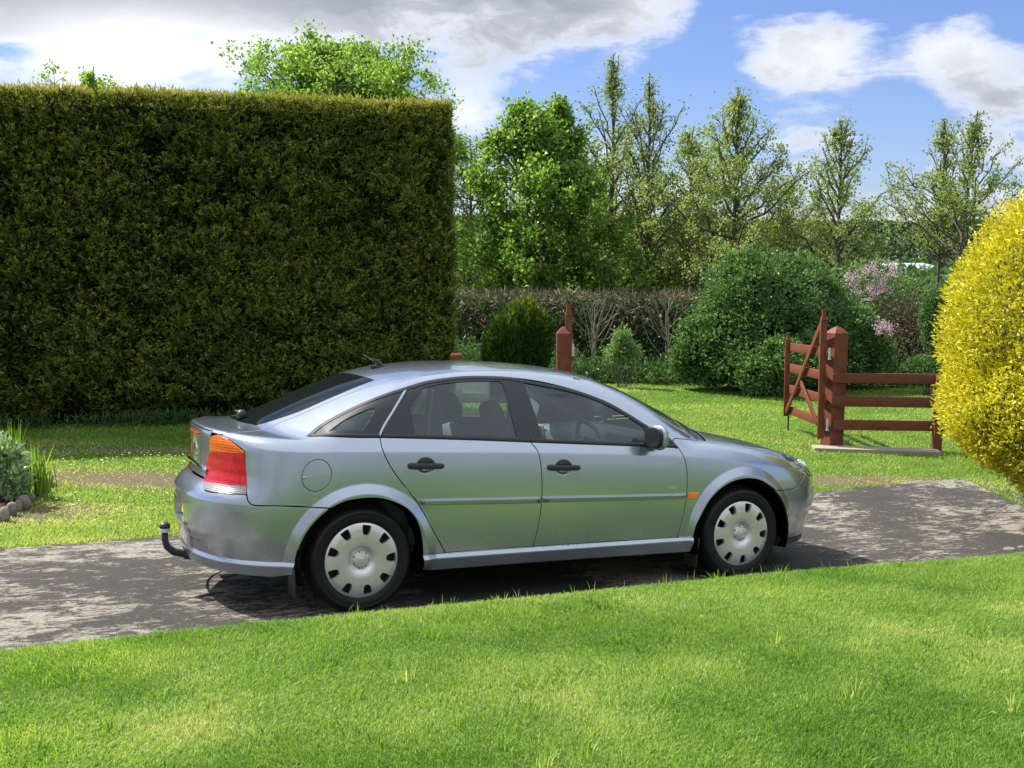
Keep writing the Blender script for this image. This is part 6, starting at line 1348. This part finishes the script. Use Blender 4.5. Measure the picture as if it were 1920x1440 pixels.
# ------------------------------------------------------------------ hills, woods and farm buildings
def hz(X,Y):
    d=np.clip((Y-300)/900,0,1); return -3.0+36*d*d*(3-2*d)*(1+.25*snoise(X,Y,.0021,61,3))+4*snoise(X,Y,.006,62,2)*d
def fieldfn(h):
    pos=geopos(h); v=h.node('ShaderNodeTexVoronoi'); v.inputs['Scale'].default_value=.010; h.L.new(pos,v.inputs['Vector']); n=h.noise(pos,.05,6,.6)
    c=h.ramp(v.outputs['Color'],[(.1,(.055,.105,.030)),(.5,(.09,.14,.045)),(.9,(.12,.14,.06))]); v2=h.node('ShaderNodeTexVoronoi'); v2.feature='DISTANCE_TO_EDGE'; v2.inputs['Scale'].default_value=.010; h.L.new(pos,v2.inputs['Vector'])
    c=h.mix(h.ramp(v2.outputs['Distance'],[(.02,1),(.045,0)]),c,(.020,.040,.022)); h.L.new(h.mix(h.ramp(n,[(.4,0),(.7,.5)]),c,(.035,.065,.03)),h.b.inputs['Base Color'])
FIELD=mat('distant_fields',(.06,.1,.03),.95,spec=.1,fn=fieldfn)
tag(sheet('hills',np.linspace(-1500,1500,70),np.linspace(290,1500,46),lambda X,Y:hz(X,Y)-.3*0,FIELD),kind='structure')
r=np.random.default_rng(71); n=52000; X=r.uniform(-700,900,n); Y=r.choice([430,520,640,800,960,1120,1195],n)+r.normal(0,9,n); k=snoise(X,Y,.012,63,2)>-.45; X,Y=X[k],Y[k]; k=len(X)
WOODL=leafmat('far_woodland_foliage',[(0,(.016,.034,.020)),(.5,(.034,.062,.034)),(1,(.062,.092,.045))],.15,.8,1.2)  # slight blue of distant haze put into the leaf colour
tag(leafcloud('far_woodland',np.stack([X,Y,hz(X,Y)+r.random(k)**.8*9*(.6+.4*snoise(X,Y,.03,64,2))],-1),r.normal(0,1,(k,3)),3.2,3.0,.4+r.normal(0,.2,k),WOODL,None,.3,r),'dark wooded ridge and hedgerows on the distant hills','woodland',kind='stuff')
r=np.random.default_rng(72); n=60000; X=r.uniform(-60,90,n); Y=r.choice([48,62,84,120,170],n)+r.normal(0,1.6,n); k=snoise(X,Y,.09,65,2)>-.3; X,Y=X[k],Y[k]; k=len(X); hh=(1.3+1.0*snoise(X,Y,.12,66,2))*(Y/48)**.55
tag(leafcloud('field_hedgerows',np.stack([X,Y,grd(X,Y)+r.random(k)*hh],-1),r.normal(0,1,(k,3)),.35+Y*.003,.35,.45+r.normal(0,.2,k),UNDER,None,.3,r),'rough hedgerows crossing the fields beyond the trees','hedgerow',kind='stuff')
ROOF=mat('pale_blue_metal_roof',(.36,.44,.47),.5,metal=.2,bump=(3,.2,.05)); SHED=mat('dark_shed_cladding',(.10,.085,.075),.8,bump=(5,.3,.03)); WHT=mat('white_render',(.6,.6,.58),.8)
def barn(label,px0,px1,ye,yr,Y,dpt,wm,open_=True):
    a=at(px0,ye,Y);b=at(px1,ye,Y); w=b[0]-a[0]; z0=float(grd(a[0],Y)); ez=a[2]-z0; rz=at(px0,yr,Y+dpt/2)[2]-z0; rt=empty('barn',((a[0]+b[0])/2,Y+dpt/2,z0)); tag(rt,label,'barn')
    mb=MB(); hw=w/2;hd=dpt/2; V=[(-hw,-hd,0),(hw,-hd,0),(hw,hd,0),(-hw,hd,0),(-hw,-hd,ez),(hw,-hd,ez),(hw,hd,ez),(-hw,hd,ez),(-hw,0,rz-.1),(hw,0,rz-.1)]; mb.add(V,[(0,1,5,4),(2,3,7,6),(1,2,6,9,5),(3,0,4,8,7)]); mb.build('wall',wm,rt,smooth=False)
    mb=MB(); e=.5; mb.add([(-hw-e,-hd-e,ez-.15),(hw+e,-hd-e,ez-.15),(hw+e,0,rz),(-hw-e,0,rz),(-hw-e,hd+e,ez-.15),(hw+e,hd+e,ez-.15),(-hw-e,-hd-e,ez-.3),(hw+e,-hd-e,ez-.3),(hw+e,0,rz-.15),(-hw-e,0,rz-.15),(-hw-e,hd+e,ez-.3),(hw+e,hd+e,ez-.3)],[(0,1,2,3),(3,2,5,4),(6,9,8,7),(9,10,11,8),(0,6,7,1),(4,5,11,10),(0,3,9,6),(3,4,10,9),(1,7,8,2),(2,8,11,5)]); mb.build('roof',ROOF,rt,smooth=False)
    for q in (-.3,.25): mb=MB(); mb.box((q*w,-hd-.04,ez*.36),(w*.16,.06,ez*.72)); mb.build('door',mat('barn_door',(.05,.05,.055),.8) if 'barn_door' not in MT else MT['barn_door'],rt,smooth=False)
barn('farthest long barn with pale blue metal roof beyond the lilac',1692,1768,503,493,120,14,SHED)
barn('nearer open-fronted shed with pale blue roof right of the lilac',1716,1806,531,515,85,12,SHED)
barn('white farm building glimpsed between the clipped hedge and the dense green tree',880,962,484,468,95,10,WHT)
